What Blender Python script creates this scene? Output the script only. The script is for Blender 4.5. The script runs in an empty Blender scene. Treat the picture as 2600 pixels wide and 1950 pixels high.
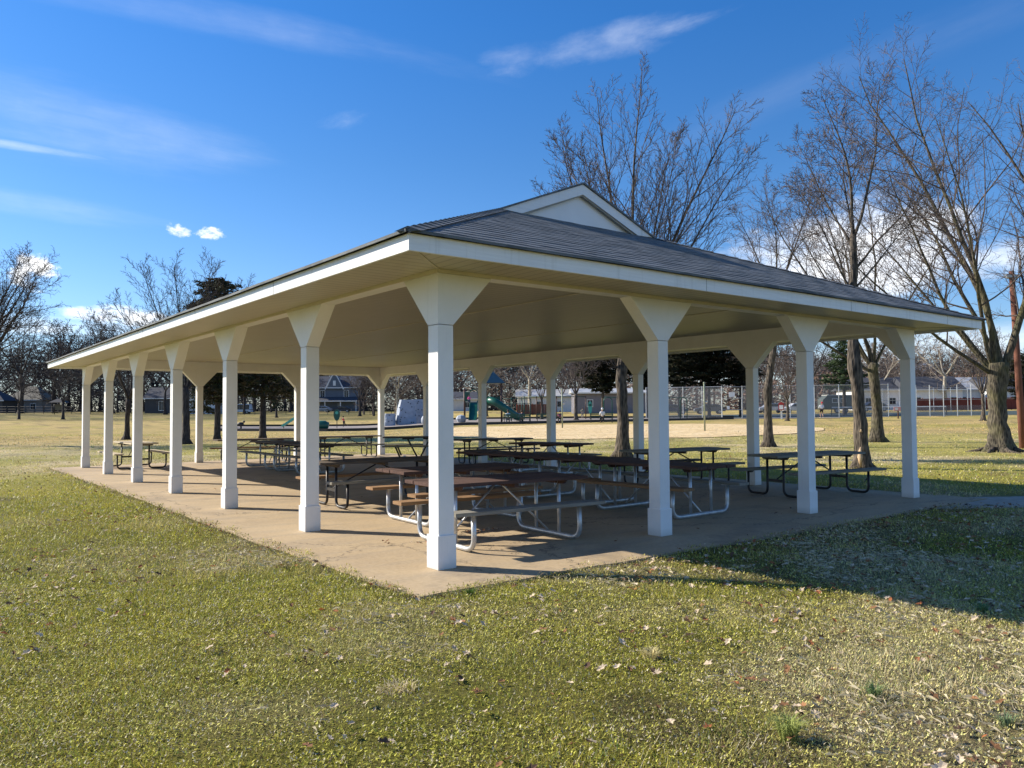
import bpy, bmesh, math, random
import numpy as np
from mathutils import Vector, Matrix
R_=math.radians
rng=random.Random(7); nr=np.random.RandomState(5)
scn=bpy.context.scene; COL=scn.collection
# ------------------------------------------------------------------ camera (solved from the photograph)
F_=1998.04; PITCH=.0352; ROLL=-.0071; YAW=.9116
CAM=np.array([-4.306,-6.7948,1.6])
_c,_s=math.cos(YAW),math.sin(YAW)
FW=np.array([_c*math.cos(PITCH),_s*math.cos(PITCH),math.sin(PITCH)])
RT=np.array([_s,-_c,0.]); UP=np.cross(RT,FW)
R2=RT*math.cos(ROLL)+UP*math.sin(ROLL); U2=-RT*math.sin(ROLL)+UP*math.cos(ROLL)
cd=bpy.data.cameras.new('camera'); cam=bpy.data.objects.new('camera',cd); COL.objects.link(cam)
cd.sensor_width=36; cd.lens=F_/2600*36; cd.clip_end=6000; cd.clip_start=.05
M=Matrix.Identity(4)
for i in range(3):
    M[i][0]=R2[i]; M[i][1]=U2[i]; M[i][2]=-FW[i]; M[i][3]=CAM[i]
cam.matrix_world=M; scn.camera=cam
def ss(a,b,x):
    t=np.clip((np.asarray(x,float)-a)/(b-a),0,1); return t*t*(3-2*t)
def terr(x,y):
    x=np.asarray(x,float); y=np.asarray(y,float)
    dx=x-CAM[0]; dy=y-CAM[1]; d=dx*RT[0]+dy*RT[1]; w=dx*_c+dy*_s
    w=np.maximum(w,1e-3); m=ss(-.2,-.05,d/w); r=np.hypot(dx,dy)
    r=np.where(w<=1e-3,0,r)
    Rr=np.interp(r,[0,35,75,95,150,250,2000],[0,0,.4,.7,1.5,2.2,2.6])
    Lr=np.interp(r,[0,95,150,200,260,2000],[0,0,.9,1.9,2.5,3.])
    return m*Rr+(1-m)*Lr
def at(px,d,dz=0.):
    """world point on the ground seen at picture column px (2600 wide), d metres ahead"""
    t=(px-1300)/F_
    x=CAM[0]+d*(_c+RT[0]*t); y=CAM[1]+d*(_s+RT[1]*t)
    return Vector((x,y,float(terr(x,y))+dz))
# ------------------------------------------------------------------ numpy noise
_perm=nr.permutation(4096)
def _h(ix,iy): return ((_perm[(ix+_perm[iy&4095])&4095])/4095.)
def vnoise(x,y):
    ix=np.floor(x).astype(int); iy=np.floor(y).astype(int); fx=x-ix; fy=y-iy
    fx=fx*fx*(3-2*fx); fy=fy*fy*(3-2*fy)
    a=_h(ix&4095,iy); b=_h((ix+1)&4095,iy); c=_h(ix&4095,iy+1); d=_h((ix+1)&4095,iy+1)
    return (a*(1-fx)+b*fx)*(1-fy)+(c*(1-fx)+d*fx)*fy
def fbm(x,y,o=4):
    s=0;a=.5;t=0
    for i in range(o):
        s=s+a*vnoise(x*2**i+17*i,y*2**i+31*i); t+=a; a*=.5
    return s/t
# ------------------------------------------------------------------ materials
def nodes(name):
    m=bpy.data.materials.new(name); m.use_nodes=True; nt=m.node_tree
    return m,nt,nt.nodes['Principled BSDF']
def N(nt,t,**k):
    n=nt.nodes.new(t)
    for a,v in k.items():
        if a.startswith('i_'):
            n.inputs[a[2:].replace('_',' ')].default_value=v
        else: setattr(n,a,v)
    return n
def ramp(nt,fac,stops):
    r=N(nt,'ShaderNodeValToRGB'); e=r.color_ramp.elements
    while len(e)<len(stops): e.new(.5)
    for q,(p,c) in zip(e,stops): q.position=p; q.color=(*c,1)
    nt.links.new(fac,r.inputs[0]); return r.outputs[0]
def mixc(nt,f,a,b,mode='MIX'):
    m=N(nt,'ShaderNodeMix',data_type='RGBA',blend_type=mode)
    for s,v in ((0,f),(6,a),(7,b)):
        if isinstance(v,(int,float)): m.inputs[s].default_value=v
        elif isinstance(v,tuple): m.inputs[s].default_value=(*v,1)
        else: nt.links.new(v,m.inputs[s])
    return m.outputs[2]
def coord(nt,scale=(1,1,1),kind='Object',rot=(0,0,0)):
    c=N(nt,'ShaderNodeTexCoord'); mp=N(nt,'ShaderNodeMapping')
    mp.inputs['Scale'].default_value=scale; mp.inputs['Rotation'].default_value=rot
    nt.links.new(c.outputs[kind],mp.inputs[0]); return mp.outputs[0]
def noise(nt,v,scale,detail=4,rough=.55,out=0):
    n=N(nt,'ShaderNodeTexNoise'); n.inputs['Scale'].default_value=scale
    n.inputs['Detail'].default_value=detail; n.inputs['Roughness'].default_value=rough
    if v is not None: nt.links.new(v,n.inputs['Vector'])
    return n.outputs[out]
def bump(nt,b,h,strength=.4,dist=.02):
    n=N(nt,'ShaderNodeBump'); n.inputs['Strength'].default_value=strength; n.inputs['Distance'].default_value=dist
    nt.links.new(h,n.inputs['Height']); nt.links.new(n.outputs[0],b.inputs['Normal'])
def simple(name,col,rough=.6,metal=0.,var=.15,scale=6,bmp=0.,vscale=(1,1,1)):
    m,nt,b=nodes(name); v=coord(nt,vscale)
    n=noise(nt,v,scale,5,.6)
    lo=tuple(c*(1-var) for c in col); hi=tuple(min(1,c*(1+var)) for c in col)
    nt.links.new(ramp(nt,n,[(.3,lo),(.7,hi)]),b.inputs['Base Color'])
    b.inputs['Roughness'].default_value=rough; b.inputs['Metallic'].default_value=metal
    if bmp: bump(nt,b,noise(nt,v,scale*4,4),bmp,.01)
    return m
def mat_white():
    m,nt,b=nodes('white painted cladding')
    v=coord(nt); g=noise(nt,v,1.3,5,.65); s=noise(nt,coord(nt,(9,9,.6)),3,4)
    c=ramp(nt,g,[(.35,(.74,.735,.715)),(.6,(.80,.795,.78))])
    c=mixc(nt,ramp_f(nt,s,.62,.85,.22),c,(.5,.47,.41))
    # dirt at the foot of the posts
    tc=N(nt,'ShaderNodeTexCoord'); se=N(nt,'ShaderNodeSeparateXYZ'); ge=N(nt,'ShaderNodeNewGeometry')
    nt.links.new(ge.outputs['Position'],se.inputs[0])
    mr=N(nt,'ShaderNodeMapRange'); nt.links.new(se.outputs[2],mr.inputs[0])
    mr.inputs[1].default_value=0.; mr.inputs[2].default_value=.10; mr.inputs[3].default_value=.45; mr.inputs[4].default_value=0
    c=mixc(nt,mr.outputs[0],c,(.42,.37,.28))
    nt.links.new(c,b.inputs['Base Color']); b.inputs['Roughness'].default_value=.5
    bump(nt,b,noise(nt,v,14,3),.05,.004); return m
def ramp_f(nt,x,a,b_,top):
    mr=N(nt,'ShaderNodeMapRange'); nt.links.new(x,mr.inputs[0])
    mr.inputs[1].default_value=a; mr.inputs[2].default_value=b_; mr.inputs[3].default_value=0; mr.inputs[4].default_value=top
    return mr.outputs[0]
def mat_fascia():
    m,nt,b=nodes('white metal fascia')
    v=coord(nt,(.5,.5,8)); s=noise(nt,v,4,5,.7)
    d=noise(nt,coord(nt,(7,7,.4)),2.2,4,.6)
    c=ramp(nt,s,[(.3,(.70,.70,.68)),(.65,(.80,.80,.78))])
    c=mixc(nt,ramp_f(nt,d,.56,.8,.5),c,(.45,.44,.40))
    nt.links.new(c,b.inputs['Base Color']); b.inputs['Roughness'].default_value=.42
    bump(nt,b,s,.06,.01); return m
def mat_ribs(name,axis,col,pitch=.15):
    m,nt,b=nodes(name); g=N(nt,'ShaderNodeNewGeometry'); se=N(nt,'ShaderNodeSeparateXYZ')
    nt.links.new(g.outputs['Position'],se.inputs[0])
    mm=N(nt,'ShaderNodeMath',operation='MULTIPLY'); nt.links.new(se.outputs[axis],mm.inputs[0]); mm.inputs[1].default_value=1/pitch
    fr=N(nt,'ShaderNodeMath',operation='FRACT'); nt.links.new(mm.outputs[0],fr.inputs[0])
    hr=N(nt,'ShaderNodeValToRGB'); e=hr.color_ramp.elements; e[0].position=0; e[0].color=(0,0,0,1); e[1].position=.10; e[1].color=(1,1,1,1)
    q=e.new(.92); q.color=(1,1,1,1); q=e.new(1.); q.color=(0,0,0,1)
    nt.links.new(fr.outputs[0],hr.inputs[0])
    n=noise(nt,coord(nt,(.6,.6,.6)),1.5,5,.6)
    c=ramp(nt,n,[(.3,tuple(x*.9 for x in col)),(.7,col)])
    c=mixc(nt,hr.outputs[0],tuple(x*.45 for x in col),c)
    nt.links.new(c,b.inputs['Base Color']); b.inputs['Roughness'].default_value=.42
    bump(nt,b,hr.outputs[0],.35,.008); return m
def mat_shingle():
    m,nt,b=nodes('slate grey asphalt shingles')
    v=coord(nt); g=noise(nt,v,260,2,.7); big=noise(nt,v,1.1,4)
    tab=N(nt,'ShaderNodeTexVoronoi'); tab.inputs['Scale'].default_value=3.6; nt.links.new(coord(nt,(1,1,6)),tab.inputs['Vector'])
    c=ramp(nt,g,[(.3,(.07,.08,.085)),(.7,(.27,.29,.30))])
    c=mixc(nt,ramp_f(nt,big,.35,.7,.5),c,(.075,.088,.095))
    sp=N(nt,'ShaderNodeSeparateColor'); nt.links.new(tab.outputs['Color'],sp.inputs[0])
    c=mixc(nt,ramp_f(nt,sp.outputs[0],.3,1,.75),c,(.055,.065,.07))
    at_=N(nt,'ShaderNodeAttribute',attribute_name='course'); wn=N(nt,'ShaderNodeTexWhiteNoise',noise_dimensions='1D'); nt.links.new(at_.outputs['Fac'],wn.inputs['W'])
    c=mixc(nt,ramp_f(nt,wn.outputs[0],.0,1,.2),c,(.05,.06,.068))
    nt.links.new(c,b.inputs['Base Color']); b.inputs['Roughness'].default_value=.85
    bump(nt,b,g,.5,.004); return m
def mat_concrete():
    m,nt,b=nodes('stained tan concrete'); v=coord(nt)
    a=noise(nt,v,.45,6,.62); f=noise(nt,v,22,5,.7); s=noise(nt,coord(nt,(.35,1.8,1)),1.6,6,.65)
    c=ramp(nt,a,[(.28,(.36,.25,.13)),(.5,(.50,.36,.19)),(.72,(.53,.40,.235))])
    c=mixc(nt,ramp_f(nt,s,.45,.75,.55),c,(.22,.19,.15))
    rs=noise(nt,v,.9,5,.7,); c=mixc(nt,ramp_f(nt,rs,.60,.72,.5),c,(.36,.22,.11))
    c=mixc(nt,.3,c,ramp(nt,f,[(.3,(.12,.10,.08)),(.7,(.46,.40,.32))]))
    st=noise(nt,v,.75,7,.7); c=mixc(nt,ramp_f(nt,st,.54,.66,.5),c,(.17,.135,.10))
    dv=N(nt,'ShaderNodeTexVoronoi',feature='DISTANCE_TO_EDGE'); dv.inputs['Scale'].default_value=.28
    wv=N(nt,'ShaderNodeVectorMath',operation='ADD'); nt.links.new(v,wv.inputs[0]); nw=noise(nt,v,1.4,6,.7,1); nt.links.new(nw,wv.inputs[1]); nt.links.new(wv.outputs[0],dv.inputs['Vector'])
    c=mixc(nt,ramp_f(nt,dv.outputs[0],.0045,.001,.75),c,(.07,.055,.04))
    sp=N(nt,'ShaderNodeTexVoronoi'); sp.inputs['Scale'].default_value=9; nt.links.new(v,sp.inputs['Vector'])
    c=mixc(nt,ramp_f(nt,sp.outputs[0],.06,.02,.5),c,(.06,.05,.04))
    nt.links.new(c,b.inputs['Base Color']); b.inputs['Roughness'].default_value=.8
    bump(nt,b,f,.2,.004); return m
def mat_wood(name,dark,light,axis=0,gs=1.):
    m,nt,b=nodes(name); sc=[22*gs]*3; sc[axis]=1.1
    n=noise(nt,coord(nt,tuple(sc)),1.5,6,.65); k=noise(nt,coord(nt),2.2,3)
    c=ramp(nt,n,[(.3,dark),(.55,tuple((a+q)/2 for a,q in zip(dark,light))),(.75,light)])
    c=mixc(nt,ramp_f(nt,k,.45,.8,.35),c,tuple(x*.6 for x in dark))
    nt.links.new(c,b.inputs['Base Color']); b.inputs['Roughness'].default_value=.88; b.inputs['Specular IOR Level'].default_value=.25
    bump(nt,b,n,.3,.004); return m
def mat_bark(name,dark,light,sc=1.,moss=0):
    m,nt,b=nodes(name); v=coord(nt,(9*sc,9*sc,1.7*sc))
    n=noise(nt,v,1.4,8,.7); w=N(nt,'ShaderNodeTexVoronoi'); w.inputs['Scale'].default_value=2.2; nt.links.new(v,w.inputs['Vector'])
    mx=N(nt,'ShaderNodeMath',operation='MULTIPLY'); nt.links.new(n,mx.inputs[0]); nt.links.new(w.outputs[0],mx.inputs[1])
    c=ramp(nt,mx.outputs[0],[(.08,dark),(.42,light)])
    if moss:
        k=noise(nt,coord(nt),1.1,4); c=mixc(nt,ramp_f(nt,k,.45,.65,moss),c,(.13,.13,.03))
    nt.links.new(c,b.inputs['Base Color']); b.inputs['Roughness'].default_value=.95
    bump(nt,b,mx.outputs[0],1.,.035); return m
def mat_attr(name,rough=.7,trans=.0):
    m,nt,b=nodes(name); a=N(nt,'ShaderNodeAttribute',attribute_name='tint')
    nt.links.new(a.outputs[0],b.inputs['Base Color']); b.inputs['Roughness'].default_value=rough
    b.inputs['Specular IOR Level'].default_value=.25
    if trans:
        t=N(nt,'ShaderNodeBsdfTranslucent'); nt.links.new(a.outputs[0],t.inputs[0]); mx=N(nt,'ShaderNodeMixShader'); mx.inputs[0].default_value=trans
        nt.links.new(b.outputs[0],mx.inputs[1]); nt.links.new(t.outputs[0],mx.inputs[2]); nt.links.new(mx.outputs[0],nt.nodes['Material Output'].inputs[0])
    return m
def mat_ground():
    m,nt,b=nodes('winter lawn'); v=coord(nt)
    a=N(nt,'ShaderNodeAttribute',attribute_name='tint')
    n1=noise(nt,v,34,6,.75); n2=noise(nt,v,2.3,5,.65); n3=noise(nt,coord(nt,(1,1,1)),.25,5,.6)
    c=a.outputs[0]
    c=mixc(nt,ramp_f(nt,n2,.4,.75,.55),c,(.25,.20,.10))
    c=mixc(nt,ramp_f(nt,n3,.35,.6,.35),c,(.10,.125,.03))
    c=mixc(nt,1.,c,ramp(nt,n1,[(.25,(.35,.35,.35)),(.5,(1.05,1.05,1.05)),(.75,(1.7,1.7,1.7))]),'MULTIPLY')
    nt.links.new(c,b.inputs['Base Color']); b.inputs['Roughness'].default_value=.95; b.inputs['Specular IOR Level'].default_value=.1
    bump(nt,b,n1,1.,.06); return m
W_=mat_white(); WF=mat_fascia(); SH=mat_shingle(); CON=mat_concrete()
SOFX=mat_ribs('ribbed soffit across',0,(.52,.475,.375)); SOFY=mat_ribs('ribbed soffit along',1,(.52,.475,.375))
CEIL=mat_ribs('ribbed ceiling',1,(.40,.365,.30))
GALV=simple('galvanised steel',(.52,.53,.53),.38,.55,.25,9,.05); DARKM=simple('dark painted steel',(.028,.025,.024),.45,.2,.3,8)
REDW=mat_wood('red stained boards',(.055,.032,.027),(.15,.088,.07)); ORW=mat_wood('orange new timber',(.20,.115,.06),(.36,.22,.11))
GRW=mat_wood('weathered grey timber',(.16,.15,.12),(.36,.34,.29)); DKW=mat_wood('dark weathered timber',(.07,.055,.045),(.17,.135,.105))
PALW=mat_wood('pale bleached timber',(.40,.33,.22),(.62,.54,.40))
BARK=mat_bark('grey furrowed bark',(.016,.013,.010),(.145,.118,.09)); BARKM=mat_bark('mossy furrowed bark',(.016,.013,.009),(.135,.115,.08),1,.35)
BARKD=mat_bark('dark bark',(.012,.010,.010),(.075,.062,.055)); BARKP=mat_bark('pale sycamore bark',(.16,.13,.09),(.55,.50,.40))
TWIG=simple('grey brown twigs',(.10,.078,.068),.9,0,.3,3); TWIGD=simple('dark twigs',(.05,.04,.036),.9,0,.3,3); TWIGP=simple('pale twigs',(.30,.245,.19),.9,0,.3,3)
TWIGR=simple('reddish twigs',(.17,.10,.085),.9,0,.3,3)
GREENP=simple('green playground plastic',(.009,.085,.058),.35,0,.15,3); GREEND=simple('dark green steel',(.012,.07,.05),.4,.1,.2,3)
TEAL=simple('teal canopy',(.008,.04,.075),.4,0,.1,3); BROWNP=simple('brown steel post',(.07,.03,.022),.45,.1,.2,4)
LTGREEN=simple('light green plastic',(.08,.42,.30),.35,0,.1,3)
# ------------------------------------------------------------------ mesh helpers
class MB:
    def __init__(s): s.v=[]; s.f=[]
    def add(s,v,f):
        o=len(s.v); s.v+= [tuple(q) for q in v]; s.f+=[tuple(i+o for i in q) for q in f]
    def box(s,a,b):
        x0,y0,z0=a;x1,y1,z1=b
        s.add([(x0,y0,z0),(x1,y0,z0),(x1,y1,z0),(x0,y1,z0),(x0,y0,z1),(x1,y0,z1),(x1,y1,z1),(x0,y1,z1)],
              [(0,3,2,1),(4,5,6,7),(0,1,5,4),(1,2,6,5),(2,3,7,6),(3,0,4,7)])
    def obox(s,c,ax,ay,az):
        c=Vector(c);ax=Vector(ax);ay=Vector(ay);az=Vector(az)
        s.add([c+i*ax+j*ay+k*az for k in(-1,1) for i,j in((-1,-1),(1,-1),(1,1),(-1,1))],
              [(0,3,2,1),(4,5,6,7),(0,1,5,4),(1,2,6,5),(2,3,7,6),(3,0,4,7)])
    def prism(s,poly,h0,h1,ax='z'):
        n=len(poly)
        def P(p,h): return (p[0],p[1],h) if ax=='z' else ((p[0],h,p[1]) if ax=='y' else (h,p[0],p[1]))
        s.add([P(p,h0) for p in poly]+[P(p,h1) for p in poly],
              [tuple(range(n))[::-1],tuple(range(n,2*n))]+[(i,(i+1)%n,n+(i+1)%n,n+i) for i in range(n)])
    def tube(s,pts,r,k=8,cap=True,ref=None):
        pts=[Vector(p) for p in pts]; n=len(pts)
        rs=r if isinstance(r,(list,tuple)) else [r]*n
        o=len(s.v); prev=None
        for i,p in enumerate(pts):
            t=(pts[min(i+1,n-1)]-pts[max(i-1,0)])
            if t.length<1e-9: t=Vector((0,0,1))
            t.normalize()
            if prev is None:
                a=Vector((0,0,1)) if abs(t.z)<.9 else Vector((1,0,0)); u=t.cross(a).normalized()
            else:
                u=(prev-t*prev.dot(t)); u=u.normalized() if u.length>1e-6 else t.orthogonal().normalized()
            prev=u; w=t.cross(u)
            for j in range(k):
                q=2*math.pi*j/k; s.v.append(tuple(p+(u*math.cos(q)+w*math.sin(q))*rs[i]))
        for i in range(n-1):
            for j in range(k):
                j2=(j+1)%k; s.f.append((o+i*k+j,o+i*k+j2,o+(i+1)*k+j2,o+(i+1)*k+j))
        if cap and k>2: s.f.append(tuple(o+j for j in range(k))[::-1]); s.f.append(tuple(o+(n-1)*k+j for j in range(k)))
    def ball(s,c,r,k=8,sc=(1,1,1)):
        c=Vector(c); n=k//2
        pts=[c+Vector((0,0,-r*sc[2]))]
        for i in range(1,n):
            a=-math.pi/2+math.pi*i/n
            for j in range(k):
                b=2*math.pi*j/k; pts.append(c+Vector((r*sc[0]*math.cos(a)*math.cos(b),r*sc[1]*math.cos(a)*math.sin(b),r*sc[2]*math.sin(a))))
        pts.append(c+Vector((0,0,r*sc[2]))); f=[]
        for j in range(k): f.append((0,1+(j+1)%k,1+j)); f.append((len(pts)-1,1+(n-2)*k+j,1+(n-2)*k+(j+1)%k))
        for i in range(n-2):
            for j in range(k): f.append((1+i*k+j,1+i*k+(j+1)%k,1+(i+1)*k+(j+1)%k,1+(i+1)*k+j))
        s.add(pts,f)
    def build(s,name,mat,parent=None,smooth=False,bevel=0):
        me=bpy.data.meshes.new(name); me.from_pydata(s.v,[],s.f); me.update()
        if smooth: me.polygons.foreach_set('use_smooth',[True]*len(me.polygons))
        me.materials.append(mat); o=bpy.data.objects.new(name,me); COL.objects.link(o)
        if parent: o.parent=parent
        if bevel:
            b=o.modifiers.new('bevel','BEVEL'); b.width=bevel; b.segments=2; b.limit_method='ANGLE'
        return o
def tri_mesh(name,tris,cols,mat):
    """tris (n,3,3), cols (n,3)"""
    n=len(tris); me=bpy.data.meshes.new(name)
    me.vertices.add(3*n); me.vertices.foreach_set('co',tris.reshape(-1).astype(np.float32))
    me.loops.add(3*n); me.loops.foreach_set('vertex_index',np.arange(3*n,dtype=np.int32))
    me.polygons.add(n); me.polygons.foreach_set('loop_start',np.arange(0,3*n,3,dtype=np.int32))
    me.update(calc_edges=True); me.validate()
    a=me.color_attributes.new('tint','FLOAT_COLOR','POINT')
    c=np.ones((3*n,4),np.float32); c[:,:3]=np.repeat(cols,3,0); a.data.foreach_set('color',c.reshape(-1))
    me.materials.append(mat); o=bpy.data.objects.new(name,me); COL.objects.link(o); return o
def tag(o,label=None,cat=None,group=None,kind=None):
    if label: o['label']=label
    if cat: o['category']=cat
    if group: o['group']=group
    if kind: o['kind']=kind
    return o
def empty(name,loc,rz=0.,label=None,cat=None,group=None):
    o=bpy.data.objects.new(name,None); COL.objects.link(o); o.empty_display_size=.2
    o.location=loc; o.rotation_euler=(0,0,rz); return tag(o,label,cat,group)
def dup(root,loc,rz,label=None,group=None,scale=None):
    kids=KIDS.setdefault(root.name,[(c,[g for g in bpy.data.objects if g.parent==c]) for c in bpy.data.objects if c.parent==root])
    r=root.copy(); COL.objects.link(r); r.location=loc; r.rotation_euler=(0,0,rz)
    if scale: r.scale=(scale,)*3 if isinstance(scale,(int,float)) else scale
    if label: r['label']=label
    if group: r['group']=group
    for ch,gs in kids:
        c=ch.copy(); COL.objects.link(c); c.parent=r
        for g in gs:
            d=g.copy(); COL.objects.link(d); d.parent=c
    return r
KIDS={}
# ------------------------------------------------------------------ ground
SX0,SX1,SY0,SY1=-.73,10.95,-.85,20.72      # concrete slab
def drycol(x,y):
    """linear ground colour by place: green lawn, straw patches, golden far field"""
    d=np.hypot(x-CAM[0],y-CAM[1])
    big=fbm(x*.16+5,y*.16+9,4); med=fbm(x*.7+50,y*.7+20,4); fin=fbm(x*3.1,y*3.1,3)
    dry=ss(.50,.72,.55*big+.45*med)
    lat=(x-CAM[0])*RT[0]+(y-CAM[1])*RT[1]; dep=(x-CAM[0])*_c+(y-CAM[1])*_s
    # straw patch at the right of the foreground
    def blob(cx,cy,r1,r2): return np.exp(-(((lat-cx)/r1)**2+((dep-cy)/r2)**2))
    dry=dry+1.0*blob(2.7,4.6,1.1,.8)*(.5+fin)+.8*blob(2.4,3.4,1.0,.5)*(.4+fin)+.45*blob(-.9,5.4,.8,.35)+.5*blob(1.3,6.3,1.4,.4)+.35*blob(3.9,6.0,1.5,.7)+.5*blob(-1.4,4.3,.5,.25)
    dry=dry+.25*ss(16,30,d)
    strp=fbm(dep*.22+.05*lat,lat*.03+3,3)
    dry=dry+ss(34,60,d)*(.22+.8*ss(.33,.62,strp))
    dry=np.clip(dry,0,1)
    green=np.stack([.36+.09*fin,.345+.05*fin,.05+.02*fin],-1)
    yel=np.stack([.50+0*fin,.44+0*fin,.06+0*fin],-1)
    green=green+(yel-green)*(ss(.45,.7,med)*.55)[...,None]
    straw=np.stack([.66+.14*(fin-.5),.54+.10*(fin-.5),.31+.06*(fin-.5)],-1)
    gold=np.stack([.58+0*fin,.42+0*fin,.17+0*fin],-1)
    far=ss(35,60,d)[...,None]; straw=straw*(1-far)+gold*far
    c=green+(straw-green)*dry[...,None]
    bare=ss(.66,.78,fbm(x*.9+80,y*.9+33,4))*.6
    bare=np.maximum(bare,.75*np.exp(-((np.maximum.reduce([SX0-x,x-SX1,SY0-y,y-SY1,0*x])-.06)/.09)**2)*(fbm(x*2,y*2,2)>.42))
    c=c+(np.array([.17,.125,.085])-c)*bare[...,None]
    # far left bank: shade of its trees painted dark into the ground colour
    m=ss(116,121,dep+3*(fbm(lat*.2,dep*.2,2)-.5))*(.45+.55*ss(.35,.6,fbm(lat*.06,dep*.4,3)))*(1-ss(-.2,-.08,lat/np.maximum(dep,1)))
    c=c+(np.array([.095,.085,.035])-c)*(m*.95)[...,None]
    return c
def build_ground():
    rad=[.0]; r=.6
    while r<1800: rad.append(r); r*=1.021 if r<60 else 1.05
    rad=np.array(rad[1:]); na=720
    # finer angles inside the view
    t=np.linspace(0,1,na,endpoint=False)
    ang=YAW+2*np.pi*(t-.5)-.80*np.sin(2*np.pi*(t-.5))*.95
    rr,aa=np.meshgrid(rad,ang,indexing='ij')
    x=CAM[0]+rr*np.cos(aa); y=CAM[1]+rr*np.sin(aa); z=terr(x,y)
    near=1-ss(12,40,rr)
    z=z+near*((fbm(x*.5,y*.5,3)-.5)*.06+(fbm(x*4,y*4,2)-.5)*.018)
    inslab=(x>SX0-.35)&(x<SX1+.35)&(y>SY0-.35)&(y<SY1+.35)
    z=np.where(inslab,-.02+np.minimum(z,0)*0,z-.012*near)
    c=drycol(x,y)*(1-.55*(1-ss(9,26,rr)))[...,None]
    nv=len(rad)*na; co=np.stack([x,y,z],-1).reshape(-1,3)
    co=np.concatenate([co,[[CAM[0],CAM[1],0]]]); cc=np.concatenate([c.reshape(-1,3),[[.14,.15,.05]]])
    i=np.arange(len(rad)-1)[:,None]*na; j=np.arange(na)[None,:]; j2=(j+1)%na
    q=np.stack([i+j,i+na+j,i+na+j2,i+j2],-1).reshape(-1,4)
    tr=np.stack([np.full(na,nv),np.arange(na),(np.arange(na)+1)%na],-1)
    me=bpy.data.meshes.new('ground'); me.vertices.add(nv+1); me.vertices.foreach_set('co',co.reshape(-1).astype(np.float32))
    li=np.concatenate([q.reshape(-1),tr.reshape(-1)]).astype(np.int32)
    me.loops.add(len(li)); me.loops.foreach_set('vertex_index',li)
    me.polygons.add(len(q)+len(tr)); me.polygons.foreach_set('loop_start',np.concatenate([np.arange(len(q))*4,len(q)*4+np.arange(len(tr))*3]).astype(np.int32))
    me.update(calc_edges=True); me.validate()
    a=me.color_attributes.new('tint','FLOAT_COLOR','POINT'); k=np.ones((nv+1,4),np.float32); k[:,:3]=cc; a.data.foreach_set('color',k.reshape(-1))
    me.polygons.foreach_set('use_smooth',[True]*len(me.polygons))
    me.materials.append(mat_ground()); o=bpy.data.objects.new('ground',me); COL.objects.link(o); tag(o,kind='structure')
build_ground()
# slab and the side path
def slab_edge_poly():
    pts=[]
    def side(a,b,n):
        for i in range(n):
            t=i/n; pts.append((a[0]+(b[0]-a[0])*t,a[1]+(b[1]-a[1])*t))
    side((SX0,SY0),(SX1,SY0),60); side((SX1,SY0),(SX1,SY1),60); side((SX1,SY1),(SX0,SY1),60); side((SX0,SY1),(SX0,SY0),110)
    out=[]
    cx,cy=(SX0+SX1)/2,(SY0+SY1)/2
    for x,y in pts:
        w=.16*(float(fbm(np.array(x*1.1),np.array(y*1.1),3))-.5)
        dx=min(x-SX0,SX1-x); dy=min(y-SY0,SY1-y)
        nx=(w if x<cx else -w) if dx<dy else 0; ny=(w if y<cy else -w) if dy<dx else 0
        out.append((x+nx,y+ny))
    return out
m=MB(); m.prism(slab_edge_poly(),-.12,.0); tag(m.build('pavement',CON),kind='structure')
# control joints: thin dark grooves as shallow strips
JN=simple('dark joint filler',(.06,.05,.04),.9)
m=MB()
PATHC=simple('grey concrete path',(.34,.30,.24),.85,0,.18,5,.3)
pts=[(10.6,-.80),(10.97,-.18),(10.97,.12),(13.3,-.9),(19,-3.3),(19.6,-1.7)]
m=MB(); m.prism([(8.9,-.87),(10.3,-1.9),(13.6,-3.4),(19,-5.8),(19.6,-4.6),(14.2,-2.2),(11.6,-.95),(10.99,-.5),(10.99,-.87)],-.1,-.006)
tag(m.build('path',PATHC),kind='structure')
def drape(name,poly_fn,mat,dz,nu,nv_):
    m=MB()
    for i in range(nu+1):
        for j in range(nv_+1):
            x,y=poly_fn(i/nu,j/nv_); m.v.append((x,y,float(terr(x,y))+dz))
    for i in range(nu):
        for j in range(nv_):
            a=i*(nv_+1)+j; m.f.append((a,a+1,a+nv_+2,a+nv_+1))
    o=m.build(name,mat,smooth=True); return tag(o,kind='structure')
def col_depth(near,far):
    """near/far: list of (px, depth)"""
    def f(u,v):
        px=near[0][0]+(near[-1][0]-near[0][0])*u
        dn=np.interp(px,[p for p,_ in near],[d for _,d in near]); df=np.interp(px,[p for p,_ in far],[d for _,d in far])
        wob=1.2*(float(fbm(np.array(u*9.),np.array(3.*v),2))-.5)
        p=at(px,dn+(df-dn)*v+wob*(1 if v in(0,1) else .3)); return p.x,p.y
    return f
msd,nt,b=nodes('raked yellow sand'); v=coord(nt); a=noise(nt,v,.6,6,.7); f=noise(nt,v,3.2,5,.7)
c=ramp(nt,a,[(.35,(.66,.47,.22)),(.6,(.80,.62,.35)),(.75,(.84,.72,.48))]); c=mixc(nt,ramp_f(nt,f,.45,.66,.8),c,(.40,.27,.12))
nt.links.new(c,b.inputs['Base Color']); b.inputs['Roughness'].default_value=.95; bump(nt,b,f,1,.12)
drape('sand_court',col_depth([(1090,52),(1150,46),(1400,42.5),(1800,43.5),(2010,47),(2090,52)],[(1090,57),(1150,66),(1400,71),(1800,70),(2010,62),(2090,56)]),msd,.03,60,24)
MUL=simple('grey wood mulch',(.26,.225,.20),.95,0,.35,7,.8)
drape('play_area_mulch',col_depth([(560,73),(830,69),(1140,73),(1500,80),(1862,86)],[(560,93),(830,93),(1140,95),(1500,96),(1862,92)]),MUL,.04,60,10)
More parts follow.
